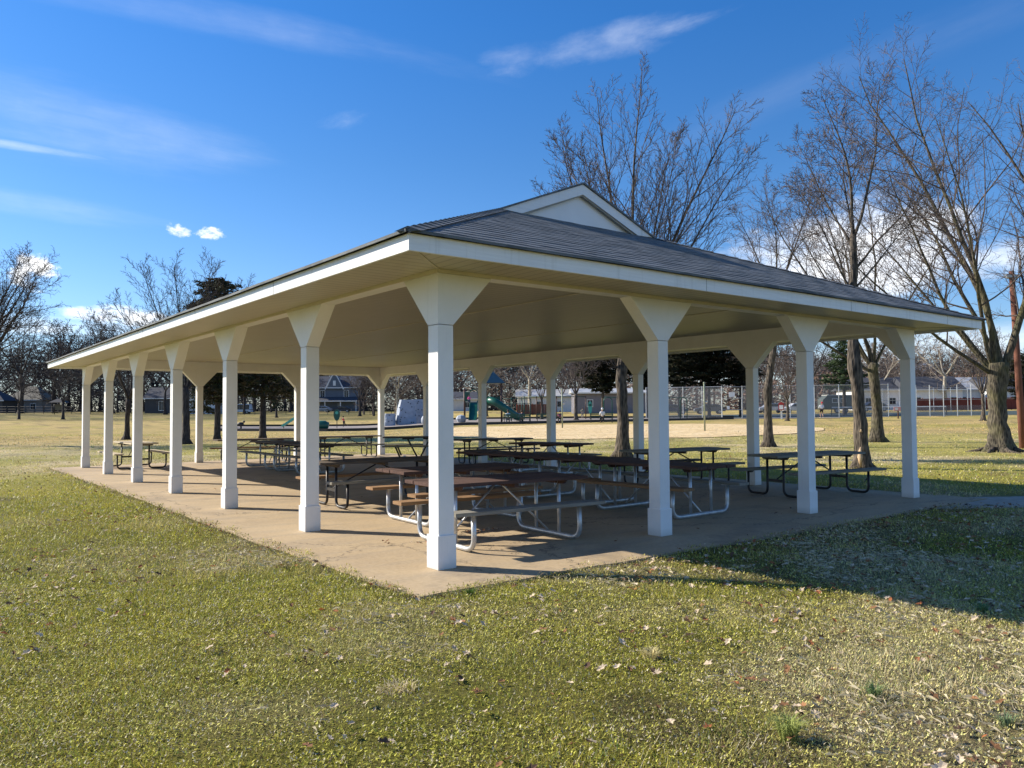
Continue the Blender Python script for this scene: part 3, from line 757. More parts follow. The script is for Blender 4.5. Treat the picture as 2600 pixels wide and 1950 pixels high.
# ------------------------------------------------------------------ bare trees
class Tree:
    def __init__(s,seed): s.r=random.Random(seed); s.big=MB(); s.fine=MB(); s.n=0
    def branch(s,p,d,L,r,lev,P):
        if lev==1 and P.get('thin',1): r*=.82
        rr=s.r; n=P['seg'][min(lev,len(P['seg'])-1)]; pts=[p.copy()]; d=d.normalized(); dirs=[d.copy()]
        wob=P['wob'][min(lev,len(P['wob'])-1)]; trop=P['trop'][min(lev,len(P['trop'])-1)]
        for i in range(n):
            d=(d+Vector((rr.gauss(0,wob),rr.gauss(0,wob),rr.gauss(0,wob)*.7+trop))).normalized()
            p=p+d*(L/n); pts.append(p.copy()); dirs.append(d.copy())
        r1=r*P['taper'][min(lev,len(P['taper'])-1)]
        rs=[r+(r1-r)*(i/n)**.8 for i in range(n+1)]
        k=12 if lev==0 else (7 if lev==1 else (4 if lev==2 else 3)); k=P.get('k',{}).get(lev,k)
        if lev==0 and P.get('flare'):
            # buttressed, knobbly trunk
            pp=[];q=[]
            m=14
            for i in range(m+1):
                t=i/m*n; j=min(int(t),n-1); f=t-j; pp.append(pts[j].lerp(pts[j+1],f)); h=(pp[-1]-pts[0]).length
                base=rs[j]+(rs[j+1]-rs[j])*f; q.append(base*(1+P['flare']*math.exp(-h/(r*1.3)))*(1+rr.uniform(-.05,.07)))
            o=len(s.big.v); s.big.tube(pp,q,16)
            for ii in range(o,len(s.big.v)):
                v=Vector(s.big.v[ii]); jj=(ii-o)//16; c=pp[min(jj,m)]; h=(c-pts[0]).length; w=v-c; a=math.atan2(w.y,w.x)
                kf=1+.30*math.exp(-h/(r*1.0))*math.sin(a*5+P.get('ph',1))+.06*math.sin(a*3+h*2.3)+.05*math.sin(a*7+h*5)
                s.big.v[ii]=tuple(c+w*kf)
        else: (s.big if lev<=P.get('biglev',1) else s.fine).tube(pts,rs,k,cap=False)
        s.n+=1
        if lev>=P['lev']: return
        nc=P['kids'][lev]; nc=int(nc*rr.uniform(.85,1.15)+.5); lo=P['start'][lev]
        az=rr.random()*6.28
        for i in range(nc):
            t=lo+(1-lo)*((i+rr.random()*.8)/nc)
            j=min(int(t*n),n-1); f=t*n-j; q=pts[j].lerp(pts[j+1],f); dd=dirs[j].lerp(dirs[j+1],f).normalized()
            az+=2.4+rr.uniform(-.5,.5); a=R_(rr.gauss(P['ang'][lev],P.get('angv',8)))
            u=dd.orthogonal().normalized(); w=dd.cross(u); side=u*math.cos(az)+w*math.sin(az)
            nd=dd*math.cos(a)+side*math.sin(a)
            sh=P['shape'][lev]; lf=(1-(t-lo)/(1-lo+1e-6)*sh) 
            cl=L*P['len'][lev]*lf*rr.uniform(.75,1.15); cr=min((rs[j]+(rs[j+1]-rs[j])*f)*P['rad'][lev],rs[j]*.9)
            s.branch(q,nd,max(cl,.12),max(cr,P['rmin']),lev+1,P)
def P_(**k):
    d=dict(lev=4,seg=[6,7,6,4,3],wob=[.04,.09,.13,.16,.2],trop=[.02,.05,.04,.03,.02],taper=[.55,.12,.22,.4,.5],kids=[7,8,6,4],start=[.4,.25,.2,.15],ang=[38,38,42,45],shape=[.45,.6,.6,.5],len=[.75,.5,.48,.45],rad=[.6,.5,.5,.6],rmin=.006)
    d.update(k); return d
def finish(tr,label,cat,loc,bark,twig,rz=0,group=None,name='bare_tree',scale=None):
    t=empty(name,loc,rz,label,cat,group)
    tr.big.build('trunk',bark,t,True); tr.fine.build('crown',twig,t,False)
    if scale: t.scale=(scale,)*3
    return t
def trunk_path(tr,pts,rs,k=14,flare=0,bumps=()):
    """explicit trunk from control points (local metres), knobbly"""
    P=[Vector(p) for p in pts]; out=[];R=[]
    for i in range(len(P)-1):
        for j in range(4):
            t=j/4; out.append(P[i].lerp(P[i+1],t)); R.append(rs[i]+(rs[i+1]-rs[i])*t)
    out.append(P[-1]);R.append(rs[-1]); o=len(tr.big.v)
    for i,p in enumerate(out):
        h=p.z; R[i]*=1+flare*math.exp(-h/(rs[0]*1.4)); 
        for bz,ba,bw in bumps: R[i]*=1+ba*math.exp(-((h-bz)/bw)**2)
        out[i]=p+Vector((tr.r.uniform(-1,1),tr.r.uniform(-1,1),0))*rs[0]*.08
    tr.big.tube(out,R,k)
    for ii in range(o,len(tr.big.v)):
        v=Vector(tr.big.v[ii]); jj=min((ii-o)//k,len(out)-1); c=out[jj]; w=v-c; a=math.atan2(w.y,w.x); h=c.z
        tr.big.v[ii]=tuple(c+w*(1+.28*math.exp(-h/(rs[0]*1.1))*math.sin(5*a+1)*(1 if flare else 0)+.07*math.sin(3*a+h*2.1)+.05*math.sin(7*a+h*6)+tr.r.uniform(-.03,.03)))
def S(x,z,dep=0.): # local offsets: right of picture, up, away
    return Vector((RT[0]*x+_c*dep,RT[1]*x+_s*dep,z))
near=P_(lev=4,rmin=.0055)
# E: upright tree with three leader groups behind the pavilion
def treeE():
    t=Tree(11); trunk_path(t,[S(0,-.1),S(.05,1.2),S(-.02,2.6),S(.1,3.7)],[.22,.19,.18,.19],flare=.55)
    P=P_(seg=[8,9,6,4,3],wob=[.02,.035,.07,.12],trop=[.02,.03,.05,.05],kids=[0,20,9,5],start=[.3,.16,.12,.1],ang=[0,30,31,36],rmin=.0075,len=[.6,.42,.42,.45],shape=[.3,.75,.5,.4],taper=[.5,.12,.3,.45],rad=[.6,.5,.5,.6],lev=4)
    for dx,dd,L,r in ((-3.4,.2,6.8,.06),(-2.3,-.5,7.9,.10),(-1.0,.5,8.4,.07),(.2,.3,10.2,.12),(.8,-.5,10.4,.12),(1.5,.8,8.6,.07),(3.0,-.4,10.2,.12),(4.6,.3,9.2,.08),(2.2,1.3,8.6,.07),(-1.6,-1.3,7.6,.06)):
        t.branch(S(.08,3.5),S(dx,6.2,dd),L*.93,r,1,P)
    P2=P_(lev=3,kids=[0,6,3],len=[.5,.4,.4])
    for dx in (-1.5,1.3,-.9): t.branch(S(0,2.9),S(dx,1.2,-.3),1.6,.025,2,P)
    return t
p=at(1578,27.0); finish(treeE(),'upright bare tree with three fanning leaders rising right of the roof gable','tree',p,BARK,TWIG)
# D: slender leaning tree
def treeD():
    t=Tree(23); trunk_path(t,[S(0,-.1),S(.02,1.3),S(.0,2.4),S(.12,3.1),S(.33,4.4),S(.5,6)],[.20,.16,.155,.15,.13,.10],flare=.5,bumps=((2.35,.25,.25),))
    P=P_(kids=[0,13,8,5],ang=[0,36,38,40],trop=[.02,.02,.04,.02],rmin=.008)
    for dx,dz,dd,L,r in ((.8,3,.3,5.2,.085),(-.8,3,-.4,4.6,.07),(.2,3,.5,5.4,.07)): t.branch(S(.5,5.9),S(dx,dz,dd),L,r,1,P)
    for z,dx,dz,L in ((3.6,-1.3,.3,1.8),(3.9,1.2,.3,1.6),(4.6,-1.6,.9,2.6),(5.1,1.5,.9,2.4)): t.branch(S(.25,z),S(dx,dz,tr_rand(t)),L,.035,2,P_(trop=[0,0,-.04,-.08],kids=[0,0,8,4]))
    return t
def tr_rand(t): return t.r.uniform(-.6,.6)
p=at(1948,34); finish(treeD(),'slender bare tree leaning right, a knot on its trunk, behind the third front post','tree',p,BARK,TWIG)
# B: scarred tree in front, its fork above the roof
def treeB():
    t=Tree(31); trunk_path(t,[S(0,-.1),S(0,.9),S(-.08,2.0),S(-.16,3.0),S(-.18,4.2),S(-.12,5.3),S(-.1,6.4)],[.19,.16,.16,.14,.115,.10,.085],flare=.5,bumps=((2.75,.30,.25),(3.15,.2,.2),(1.0,.12,.3)))
    P=P_(kids=[0,15,9,5],ang=[0,38,40,42],trop=[.02,.035,.03,.02],wob=[.03,.08,.11,.15],len=[.5,.48,.45,.45],rmin=.0065)
    for z,dx,dz,dd,L,r in ((6.3,-.25,3,.3,4.0,.07),(6.3,.9,2.6,-.3,4.2,.06),(6.0,-.9,2.6,.3,3.6,.05),(5.4,1.8,1.9,.4,4.0,.05),(4.7,-1.9,2.4,-.2,3.4,.045),(4.9,1.6,1.9,-.7,2.8,.04),(6.2,.3,2.8,.9,3.6,.05)):
        t.branch(S(-.1,z),S(dx,dz,dd),L,r,1,P)
    return t
p=at(2185,21.5); tB=finish(treeB(),'bare tree with peeling scarred bark at its foot, between third and last front posts','tree',p,BARK,TWIG)
m=MB()
for i,(z0,z1,w) in enumerate(((.15,.62,.085),(.95,1.12,.07))):
    n=6
    for j in range(n):
        pass
t=Tree(3); o=MB(); o.tube([S(-.09,.05,-.14),S(-.10,.3,-.13),S(-.085,.62,-.12)],[.05,.085,.03],8); o.tube([S(-.05,.98,-.12),S(-.04,1.12,-.12)],[.07,.05],8)
o.build('bark_scar',simple('bare pale heartwood',(.50,.36,.22),.8,0,.3,9,.5),tB,True)
# C: tree behind, leaning left above the roof
def treeC():
    t=Tree(41); trunk_path(t,[S(0,-.1),S(.02,1.4),S(-.1,2.8),S(-.1,3.7)],[.27,.22,.21,.23],flare=.5,bumps=((2.8,.12,.2),))
    P=P_(kids=[0,15,9,5],ang=[0,38,40,42],trop=[.02,.03,.03,.02],wob=[.03,.07,.12,.15],seg=[6,9,7,4,3],len=[.5,.46,.46,.45],taper=[.5,.16,.3,.4],rmin=.0072)
    for z,dx,dz,dd,L,r in ((3.5,-.9,3.4,.2,8.6,.12),(3.4,-1.7,2.7,.8,9.4,.12),(3.6,.15,3,-.4,8.6,.10),(3.5,1.25,3,.4,7.6,.09),(3.2,-2.6,2.0,-.3,8.6,.10),(3.4,-2.2,3.0,.4,8.8,.09),(3.4,-.3,3,.9,9.,.10)): t.branch(S(-.1,z),S(dx,dz,dd),L,r,1,P)
    return t
p=at(2225,37); finish(treeC(),'bare tree forking into several thick limbs at head height, left of the last front post','tree',p,BARKM,TWIG)
# A: the big tree at the right
def treeA():
    t=Tree(53); trunk_path(t,[S(0,-.15),S(-.02,.8),S(-.08,1.8),S(-.05,2.6),S(.0,3.2)],[.33,.30,.285,.31,.37],k=18,flare=.75,bumps=((2.3,.1,.3),))
    P=P_(kids=[0,19,10,6],ang=[0,40,40,42],trop=[.02,.035,.03,.02],wob=[.03,.07,.12,.15],seg=[6,10,7,4,3],len=[.5,.42,.44,.45],taper=[.5,.12,.3,.4],rmin=.0062)
    for x,z,dx,dz,dd,L,r in ((-.2,3.0,-1.9,2.7,.4,8.6,.12),(-.1,3.1,-.45,3.4,-.4,12.4,.16),(.1,3.1,.3,3.4,.6,13.2,.17),(.2,3.0,1.2,2.9,0,12.,.19),(0,3.2,-1.0,3.0,1.2,9.5,.13),(.15,3.0,1.9,2.2,.9,8,.13),(-.3,2.9,-2.4,1.5,-.4,8.0,.10),(-.3,3.0,-2.5,2.4,.8,8.5,.09),(-.2,3.1,-1.3,3.2,-.9,9.5,.11)):
        t.branch(S(x,z),S(dx,dz,dd),L,r,1,P)
    return t
p=at(2535,29.0); finish(treeA(),'largest bare tree, thick mossy trunk with flaring roots right of the pavilion','tree',p,BARKM,TWIG)
m=MB()
q=at(2535,29)
# surface roots
for a in range(7):
    an=a*.9+.3; m.tube([Vector((math.cos(an)*.3,math.sin(an)*.3,.14)),Vector((math.cos(an)*.7,math.sin(an)*.7,.04)),Vector((math.cos(an+.2)*1.3,math.sin(an+.2)*1.3,-.03))],[.12,.07,.02],7)
o=[x for x in bpy.data.objects if x.get('label','').startswith('largest bare tree')][0]
m.build('root',BARK,o,True)
t=Tree(59); trunk_path(t,[S(0,-.1),S(.1,2),S(.2,5)],[.28,.24,.2],flare=.5)
P=P_(kids=[0,10,7,4],trop=[.02,.04,.03,.02],len=[.5,.44,.45,.45],rmin=.006)
for dx,dz,dd,L in ((-1.3,3,.3,7.5),(-.3,3,-.5,9),(-1.9,2.4,.5,6.5),(.8,3,.4,7),(-.7,3,.9,8.5)): t.branch(S(.2,4.8),S(dx,dz,dd),L,.13,1,P)
finish(t,'bare tree whose crown enters the frame at the upper right edge','tree',at(2760,26),BARK,TWIG)
# left of the picture
def spread(seed,H,r,lean=0,pal=None,**k):
    t=Tree(seed); h=H*.28; trunk_path(t,[S(0,-.1),S(lean*.3,h*.5),S(lean,h)],[r,r*.82,r*.85],k=10,flare=.45)
    P=P_(rmin=.0095,**k)
    n=7
    for i in range(n):
        a=i*6.28/n+t.r.uniform(-.4,.4); t.branch(S(lean,h*.97),S(math.cos(a)*1.5,t.r.uniform(2.0,3.4),math.sin(a)*1.5),H*.68*t.r.uniform(.8,1.05),r*.5,1,P)
    return t
finish(spread(61,11.3,.30,.4,kids=[0,17,10,5],len=[.5,.5,.47,.45]),'big spreading bare tree cut by the left edge of the picture','tree',at(-95,42),BARKD,TWIGD)
finish(spread(67,9.2,.17,.1,kids=[0,9,7,4],ang=[0,30,36,40],trop=[0,.05,.04,.03]),'small dark bare tree seen between the sixth and fourth left posts','tree',at(322,50),BARKD,TWIGD)
t=Tree(71); trunk_path(t,[S(0,-.1),S(.05,1.5),S(.0,3.0)],[.22,.17,.18],flare=.5)
P=P_(kids=[0,18,9,5],ang=[0,30,34,38],trop=[.02,.03,.04,.03],wob=[.02,.05,.08,.13],seg=[6,9,6,4,3],len=[.5,.42,.42,.45],taper=[.5,.13,.3,.4],rmin=.009)
for dx,dz,dd,L in ((-2.2,2.6,.2,6.2),(-1.2,3,-.4,6.7),(-.3,3,.6,7.0),(.7,3,-.3,6.9),(1.7,2.7,.5,6.4),(-1.8,2.3,1.1,5.6),(2.4,2.4,-.2,6.),(-2.9,1.9,.5,5.8),(.1,2.8,1.3,6.3)): t.branch(S(0,2.8),S(dx,dz,dd),L,.09,1,P)
finish(t,'wide fan shaped bare tree whose branches rise over the left eave','tree',at(471,42),BARKD,TWIGD)
# ------------------------------------------------------------------ conifers
def needles_mat(name,rough=.8): return mat_attr(name,rough,.12)
NM=needles_mat('conifer needles')
def conifer(H,r0,z0,spread_,seed,label,loc,cols,nb=90,per=26,ls=.16,droop=-.12,trunk=BARKD,ball=False,name='conifer'):
    rr=random.Random(seed); t=empty(name,loc,0,label,'tree')
    m=MB(); m.tube([Vector((0,0,-.1)),Vector((0,0,.3)),Vector((.05,0,H*.5)),Vector((0,0,H*.97))],[r0*1.5,r0,r0*.6,.03],9)
    m.build('trunk',trunk,t,True)
    T=[];C=[];bm=MB()
    for i in range(nb):
        f=(i+rr.random())/nb; z=z0+(H-z0)*f; a=i*2.4+rr.uniform(-.4,.4)
        prof=(1-f)**.75 if not ball else math.sqrt(max(0,1-(2*f-1)**2))*.9+.1
        L=spread_*prof*rr.uniform(.55,1.1)+.25
        d=Vector((math.cos(a),math.sin(a),rr.uniform(-.1,.25))); p0=Vector((0,0,z)); p1=p0+d*L*.6; p2=p0+d*L+Vector((0,0,droop*L))
        bm.tube([p0,p1,p2],[.045*prof+.012,.02,.006],3,cap=False)
        n=int(per*L/spread_*1.6)+6; dark=rr.uniform(.6,1.15)
        for k in range(n):
            s=rr.random()**.65; c=(p0.lerp(p1,s/.6) if s<.6 else p1.lerp(p2,(s-.6)/.4))
            w=.10+.30*L*.35*(1-abs(s-.6)); c=c+Vector((rr.gauss(0,w*.55),rr.gauss(0,w*.55),rr.gauss(0,w*.28)))
            u=Vector((rr.gauss(0,1),rr.gauss(0,1),rr.gauss(0,.5))).normalized(); v=u.cross(Vector((rr.gauss(0,1),rr.gauss(0,1),rr.gauss(0,1)))).normalized()
            l=ls*rr.uniform(.6,1.4)
            T.append([c-u*l-v*l*.22,c-u*l*.2+v*l*.3,c+u*l]); col=np.array(rr.choice(cols))*dark*rr.uniform(.7,1.3); C.append(col)
    o=tri_mesh('crown',np.array([[list(q) for q in x] for x in T]),np.array(C),NM); o.parent=t
    bm.build('branches',trunk,t)
    return t
DG=[(.030,.045,.016),(.045,.055,.022),(.06,.05,.025),(.02,.032,.014)]
BR=[(.055,.048,.028),(.035,.04,.02),(.08,.06,.035)]
conifer(9.8,.20,2.3,2.2,5,'dark conifer whose top rises above the left eave',at(552,48),DG+BR,170,80,.17,-.08,BARKD,True)
conifer(9.0,.22,2.6,3.6,6,'dark brown green conifer with a straight trunk between the fourth and fifth left posts',at(667,50),DG+BR,150,60,.18,-.18)
tC=conifer(9,.2,1.6,2.6,8,'dark conifer half hidden by the middle left posts of the pavilion',at(508,88),DG,110,46,.2)
# ------------------------------------------------------------------ mid-distance trees (archetypes copied)
def arche(seed,H,r,style):
    t=Tree(seed)
    if style=='round': # small rounded street tree
        trunk_path(t,[S(0,-.2),S(.05,H*.14),S(0,H*.27)],[r,r*.8,r*.8],k=7,flare=.4)
        P=P_(rmin=.012*H/8,kids=[0,9,6,3],seg=[4,5,4,3],ang=[0,36,42,46],trop=[0,.05,.03,.02],k={1:5,2:3,3:3,4:3})
        for i in range(6):
            a=i*1.05+t.r.uniform(-.3,.3); t.branch(S(0,H*.26),S(math.cos(a)*1.2,t.r.uniform(1.6,3.2),math.sin(a)*1.2),H*.62,r*.45,1,P)
    else: # tall woodland tree
        trunk_path(t,[S(0,-.2),S(.2,H*.2),S(0,H*.38)],[r,r*.8,r*.7],k=7,flare=.4)
        P=P_(rmin=.012*H/8,kids=[0,10,6,3],seg=[4,6,4,3],ang=[0,42,44,46],trop=[0,.03,.02,.01],wob=[.03,.11,.16,.18],k={1:5,2:3,3:3,4:3},start=[.3,.2,.15,.1])
        for i in range(5):
            a=i*1.3+t.r.uniform(-.3,.3); t.branch(S(0,H*.36),S(math.cos(a)*1.3,t.r.uniform(1.3,3.2),math.sin(a)*1.3),H*.6,r*.5,1,P)
        for i in range(5):
            a=i*1.3; t.branch(S(.05,H*(.16+.04*i)),S(math.cos(a)*2,.8,math.sin(a)*2),H*.32,r*.2,2,P)
    return t
def place_group(proto,spots,group):
    for i,(px,d,sc,lab) in enumerate(spots):
        if i==0: o=proto; o.location=at(px,d); o.scale=(sc,)*3; o['label']=lab; o['group']=group
        else: o=dup(proto,at(px,d),rng.random()*6.28,lab,group,sc)
r1=finish(arche(101,7,.16,'round'),'x','tree',(0,0,0),BARKD,TWIGD)
place_group(r1,[(48,128,1.35,'small dark bare tree in front of the brown hipped house at the far left'),(160,128,1.45,'small dark bare tree left of the pavilion, beside the dark shelter sign'),
 (340,112,1.1,'small bare tree on the field edge between the sixth and fifth left posts'),(790,150,1.2,'bare tree standing left of the blue grey gabled house'),
 (913,150,1.6,'rounded bare tree right of the blue grey gabled house'),(949,150,1.35,'stumpy dark bare tree just left of the far corner post'),(702,140,1.3,'thin bare tree behind the green inclined climber')],'small bare trees along the field edge')
r2=finish(arche(103,8,.17,'round'),'x','tree',(0,0,0),BARK,TWIG)
place_group(r2,[(1375,92,1.05,'small bare tree behind the brown swing post and play benches'),(1462,88,1.35,'bare tree in front of the grey panel building'),(1998,77,.95,'small forked bare tree beside the red box on its white post'),
 (2494,70,1.1,'small bare tree in front of the tennis fence, left of the thick mossy tree'),(2290,140,1.4,'bare tree behind the tennis net and white buildings'),(1235,112,1.3,'bare tree behind the blue roofed play tower')],'small bare trees beyond the playground')
r3=finish(arche(107,15,.35,'tall'),'x','tree',(0,0,0),BARKP,TWIGP)
place_group(r3,[(1220,135,1.0,'pale sycamore rising behind the spiral slide'),(1345,140,1.1,'pale sycamore with a crooked white limb above the play structure'),(2240,135,.85,'pale sycamore with white limbs behind the tennis court fence'),
 (2400,130,1.0,'pale sycamore behind the tennis fence, left of the thick mossy tree'),(1010,150,.9,'pale trunked tree behind the climbing wall'),(1650,150,.8,'tall pale tree behind the dark evergreens')],'pale sycamores behind the park')
r4=finish(arche(109,16,.34,'tall'),'x','tree',(0,0,0),BARKD,TWIGD)
place_group(r4,[(52,178,1.5,'large forked dark tree on the bank beside the brown hipped house'),(215,170,1.3,'dark bare tree on the wooded bank left of the end post'),(140,190,1.45,'dark bare tree at the left with its crown under the white clouds'),
 (285,175,1.25,'dark bare tree behind the first three left posts'),(-60,160,1.3,'dark bare tree at the left picture edge'),(420,165,.85,'dark bare tree above the house with white windows'),(620,170,.8,'dark bare tree behind the straight trunked conifer'),(2060,120,.85,'dark bare tree left of the green pine')],'dark bare trees on the wooded bank')
# far woods as one mass
def woods(name,specs,src,mat,label,zs=1.):
    V=[];Fc=[];o=0
    va=[]
    for s in src:
        vv=s.big.v+s.fine.v; ff=s.big.f+[tuple(i+len(s.big.v) for i in f) for f in s.fine.f]; va.append((np.array(vv),ff))
    for px,d,h in specs:
        v,f=va[rng.randrange(len(va))]; a=rng.random()*6.28; c,s_=math.cos(a),math.sin(a); k=h/16; p=at(px,d)
        q=v.copy(); x=(v[:,0]*c-v[:,1]*s_)*k*1.15+p.x; y=(v[:,0]*s_+v[:,1]*c)*k*1.15+p.y; V.append(np.stack([x,y,v[:,2]*k*zs+p.z-.3],-1)); Fc+= [tuple(i+o for i in t) for t in f]; o+=len(v)
    me=bpy.data.meshes.new(name); me.from_pydata(np.concatenate(V).tolist(),[],Fc); me.materials.append(mat)
    ob=bpy.data.objects.new(name,me); COL.objects.link(ob); return tag(ob,label,'woods',kind='stuff')
srcs=[]
for sd_ in (201,203):
    q=arche(sd_,16,.3,'tall'); srcs.append(q)
    for mb_,k_ in ((q.fine,3),):   # thicken the twigs: each is many fine twigs at this distance
        v_=np.array(mb_.v).reshape(-1,3,3); c_=v_.mean(1,keepdims=True); mb_.v=[tuple(r) for r in (c_+(v_-c_)*1.9).reshape(-1,3)]
spec=[(px+rng.uniform(-25,25),rng.uniform(222,270),rng.uniform(19,28)) for px in range(-150,840,26)]+[(px+rng.uniform(-18,18),rng.uniform(186,200),rng.uniform(10,16)) for px in (-150,-120,120,165,205,250,300,340,590,650,690,730)]
woods('woods',spec,srcs,TWIGD,'dark leafless woodland behind the houses at the left')
spec=[(px+rng.uniform(-20,20),rng.uniform(222,255),rng.uniform(16,22)) for px in range(700,1500,22)]+[(px+rng.uniform(-20,20),rng.uniform(150,165),rng.uniform(9,13)) for px in list(range(925,1140,32))+[1290,1440,1480]]
woods('woods',spec,srcs,TWIG,'brown leafless woodland behind the playground')
spec=[(px+rng.uniform(-20,20),rng.uniform(170,230),rng.uniform(13,18)) for px in range(1480,2760,26)]+[(px+rng.uniform(-15,15),rng.uniform(164,175),rng.uniform(9,11.)) for px in range(2020,2720,24)]
woods('woods',spec,srcs,TWIG,'reddish leafless treeline behind the tennis courts')
# low scrub in front of the woods
def scrub(name,x0,x1,d0,d1,h,n,cols,label):
    T=[];C=[]
    for i in range(n):
        p=at(rng.uniform(x0,x1),rng.uniform(d0,d1)); z=rng.random()**1.3*h*(.6+.8*float(fbm(np.array(p.x*.08),np.array(p.y*.08),3))); c=Vector((p.x,p.y,p.z+z))
        u=Vector((rng.gauss(0,1),rng.gauss(0,1),rng.gauss(0,1))).normalized(); v=u.orthogonal().normalized(); l=rng.uniform(.25,.9)
        T.append([c-u*l,c+v*rng.uniform(.05,.4),c+u*l]); C.append(np.array(rng.choice(cols))*rng.uniform(.6,1.3))
    o=tri_mesh(name,np.array([[list(q) for q in t] for t in T]),np.array(C),mat_attr(name+' twigs',.95)); return tag(o,label,'bushes',kind='stuff')
scrub('undergrowth',-150,860,216,232,11,26000,[(.05,.04,.035),(.08,.06,.05),(.035,.03,.03),(.10,.085,.07)],'dark brushwood under the woods at the left')
scrub('undergrowth',900,1600,208,222,10,22000,[(.10,.075,.055),(.14,.11,.085),(.07,.05,.04)],'brown brushwood behind the playground')
scrub('undergrowth',1560,2750,158,178,7,20000,[(.15,.09,.07),(.12,.085,.06),(.20,.14,.11)],'reddish brushwood behind the tennis courts')
# evergreens behind the court
DK=[(.014,.022,.008),(.022,.028,.012),(.010,.015,.007),(.035,.028,.014)]
for px,d,H,lab,sp,z0 in ((1530,101,10.5,'dark evergreen with a rusty patch left of the upright bare tree',3.2,3.2),(1645,100,11.5,'black green evergreen right of the upright bare tree',3.2,3.4),(1725,97,11.5,'black green evergreen behind the tennis gate, left one',3.2,3.6),(1800,99,11.5,'black green evergreen behind the white notice board',3.4,3.6),(1880,97,11,'black green evergreen behind the tennis gate, right one',3.2,3.5)):
    conifer(H,.22,z0,sp,int(px),lab,at(px,d),DK,120,66,.30,-.05,BARK,True,'evergreen_tree')
conifer(9.8,.26,3.1,3.4,77,'green pine with layered boughs above the tennis fence',at(2143,100),[(.05,.085,.03),(.07,.105,.04),(.035,.055,.025)],80,70,.26,.0,BARKD,False,'pine_tree')
conifer(8.0,.25,1.5,3.6,78,'dark evergreen at the right picture edge behind the brown pole',at(2600,110),DK,70,60,.28,.0,BARKD,True,'evergreen_tree')
# ------------------------------------------------------------------ buildings
def wallm(n,c): return simple(n,c,.8,0,.1,1.2,.1)
GLASS=simple('dark window glass',(.03,.04,.05),.15,0,.3,1); WTRIM=simple('white trim',(.72,.72,.70),.5,0,.05,2); DOORM=simple('panelled door',(.30,.31,.32),.6,0,.1,2)
def house(label,px,d,w,dep,h,rh,wall,roofm,rot=0,hip=False,wins=(),name='house',door=None,cat='house'):
    """front faces the camera; local x to the right in the picture, y away"""
    p=at(px,d,-.3); yaw=math.atan2(RT[1],RT[0])+R_(rot)
    t=empty(name,p,yaw,label,cat); h+=.3
    m=MB(); m.box((-w/2,0,0),(w/2,dep,h)); m.build('wall',wall,t)
    m=MB(); e=.5
    if hip:
        r=min(w/2,dep/2)*.9; m.add([(-w/2-e,-e,h+.001),(w/2+e,-e,h+.001),(w/2+e,dep+e,h+.001),(-w/2-e,dep+e,h+.001),(-w/2+r,dep/2,h+rh),(w/2-r,dep/2,h+rh)],[(0,1,5,4),(1,2,5),(2,3,4,5),(3,0,4),(0,3,2,1)])
    else:
        m.add([(-w/2-e,-e,h+.001),(w/2+e,-e,h+.001),(w/2+e,dep+e,h+.001),(-w/2-e,dep+e,h+.001),(-w/2-e,dep/2,h+rh),(w/2+e,dep/2,h+rh)],[(0,1,5,4),(1,2,5),(2,3,4,5),(3,0,4),(0,3,2,1)])
    rf=m.build('roof',roofm,t); m=MB(); m.box((-w/2-e-.02,-e-.06,h-.16),(w/2+e+.02,-e-.001,h+.06)); m.build('gutter',WTRIM,rf)
    for (x,z,ww,hh) in wins:
        z+=.3; m=MB(); m.box((x-ww/2-.12,-.07,z-.12),(x+ww/2+.12,-.002,z+hh+.12)); f=m.build('window',WTRIM,t)
        m=MB(); m.box((x-ww/2,-.10,z),(x-.03,-.072,z+hh)); m.box((x+.03,-.10,z),(x+ww/2,-.072,z+hh)); m.build('pane',GLASS,f)
    if door:
        m=MB(); m.box((door-.5,-.06,.3),(door+.5,-.003,2.4)); m.build('door',DOORM,t)
    return t
RFD=simple('dark shingle roof',(.05,.055,.07),.9,0,.25,2,.2); RFG=simple('brown grey shingle roof',(.20,.18,.14),.9,0,.2,2,.2); RFW=simple('pale metal roof',(.42,.43,.44),.6,0,.1,1)
house('brown house with a hipped roof behind the black fence at the far left',58,200,9.5,8,3.2,3.6,wallm('grey stucco',(.22,.21,.20)),RFG,0,True,((-3,.9,1.2,1.3),(2.6,.9,1.2,1.3)),door=0.2)
house('dark house with a low roof at the left edge of the picture',-45,190,9,8,3.,3,wallm('dark boards',(.07,.065,.06)),RFD,8,True,((2,.9,1.1,1.2),))
house('dark house with a white framed window behind the fourth left post',418,178,9,8,3.4,2.6,wallm('dark siding',(.06,.06,.065)),RFD,0,False,((-.6,.7,1.3,2.0),(2.8,.9,1.0,1.3)))
house('white building seen between the conifer trunks',520,172,9,7,3.9,1.2,wallm('white siding',(.72,.73,.76)),RFW,0,False,((3,1,.8,1.1),),door=3.9)
bh=house('blue grey house with a steep front gable and a porch',850,205,12,9,6.2,3.2,wallm('blue grey siding',(.12,.145,.18)),RFD,0,False,((-3.2,3.6,1.1,1.8),(3.0,3.6,1.1,1.8),(-4.6,.9,1.1,1.5)),door=1.2)
m=MB(); m.prism([(-2.0,6.1),(2.0,6.1),(.55,9.3),(0,9.7),(-.55,9.3)],-.55,3,'y'); g=m.build('front_gable',bpy.data.materials['blue grey siding'],bh)
m=MB()
for q in (-1,1): m.prism([(q*2.25,6.0),(q*.62,9.35),(0,9.85),(0,10.1),(q*.75,9.55),(q*2.55,6.05)][::q],-.75,-.56,'y')
m.build('gable_trim',WTRIM,g); m=MB(); m.box((-.35,-.66,7.0),(.35,-.56,8.3)); m.build('window',WTRIM,g)
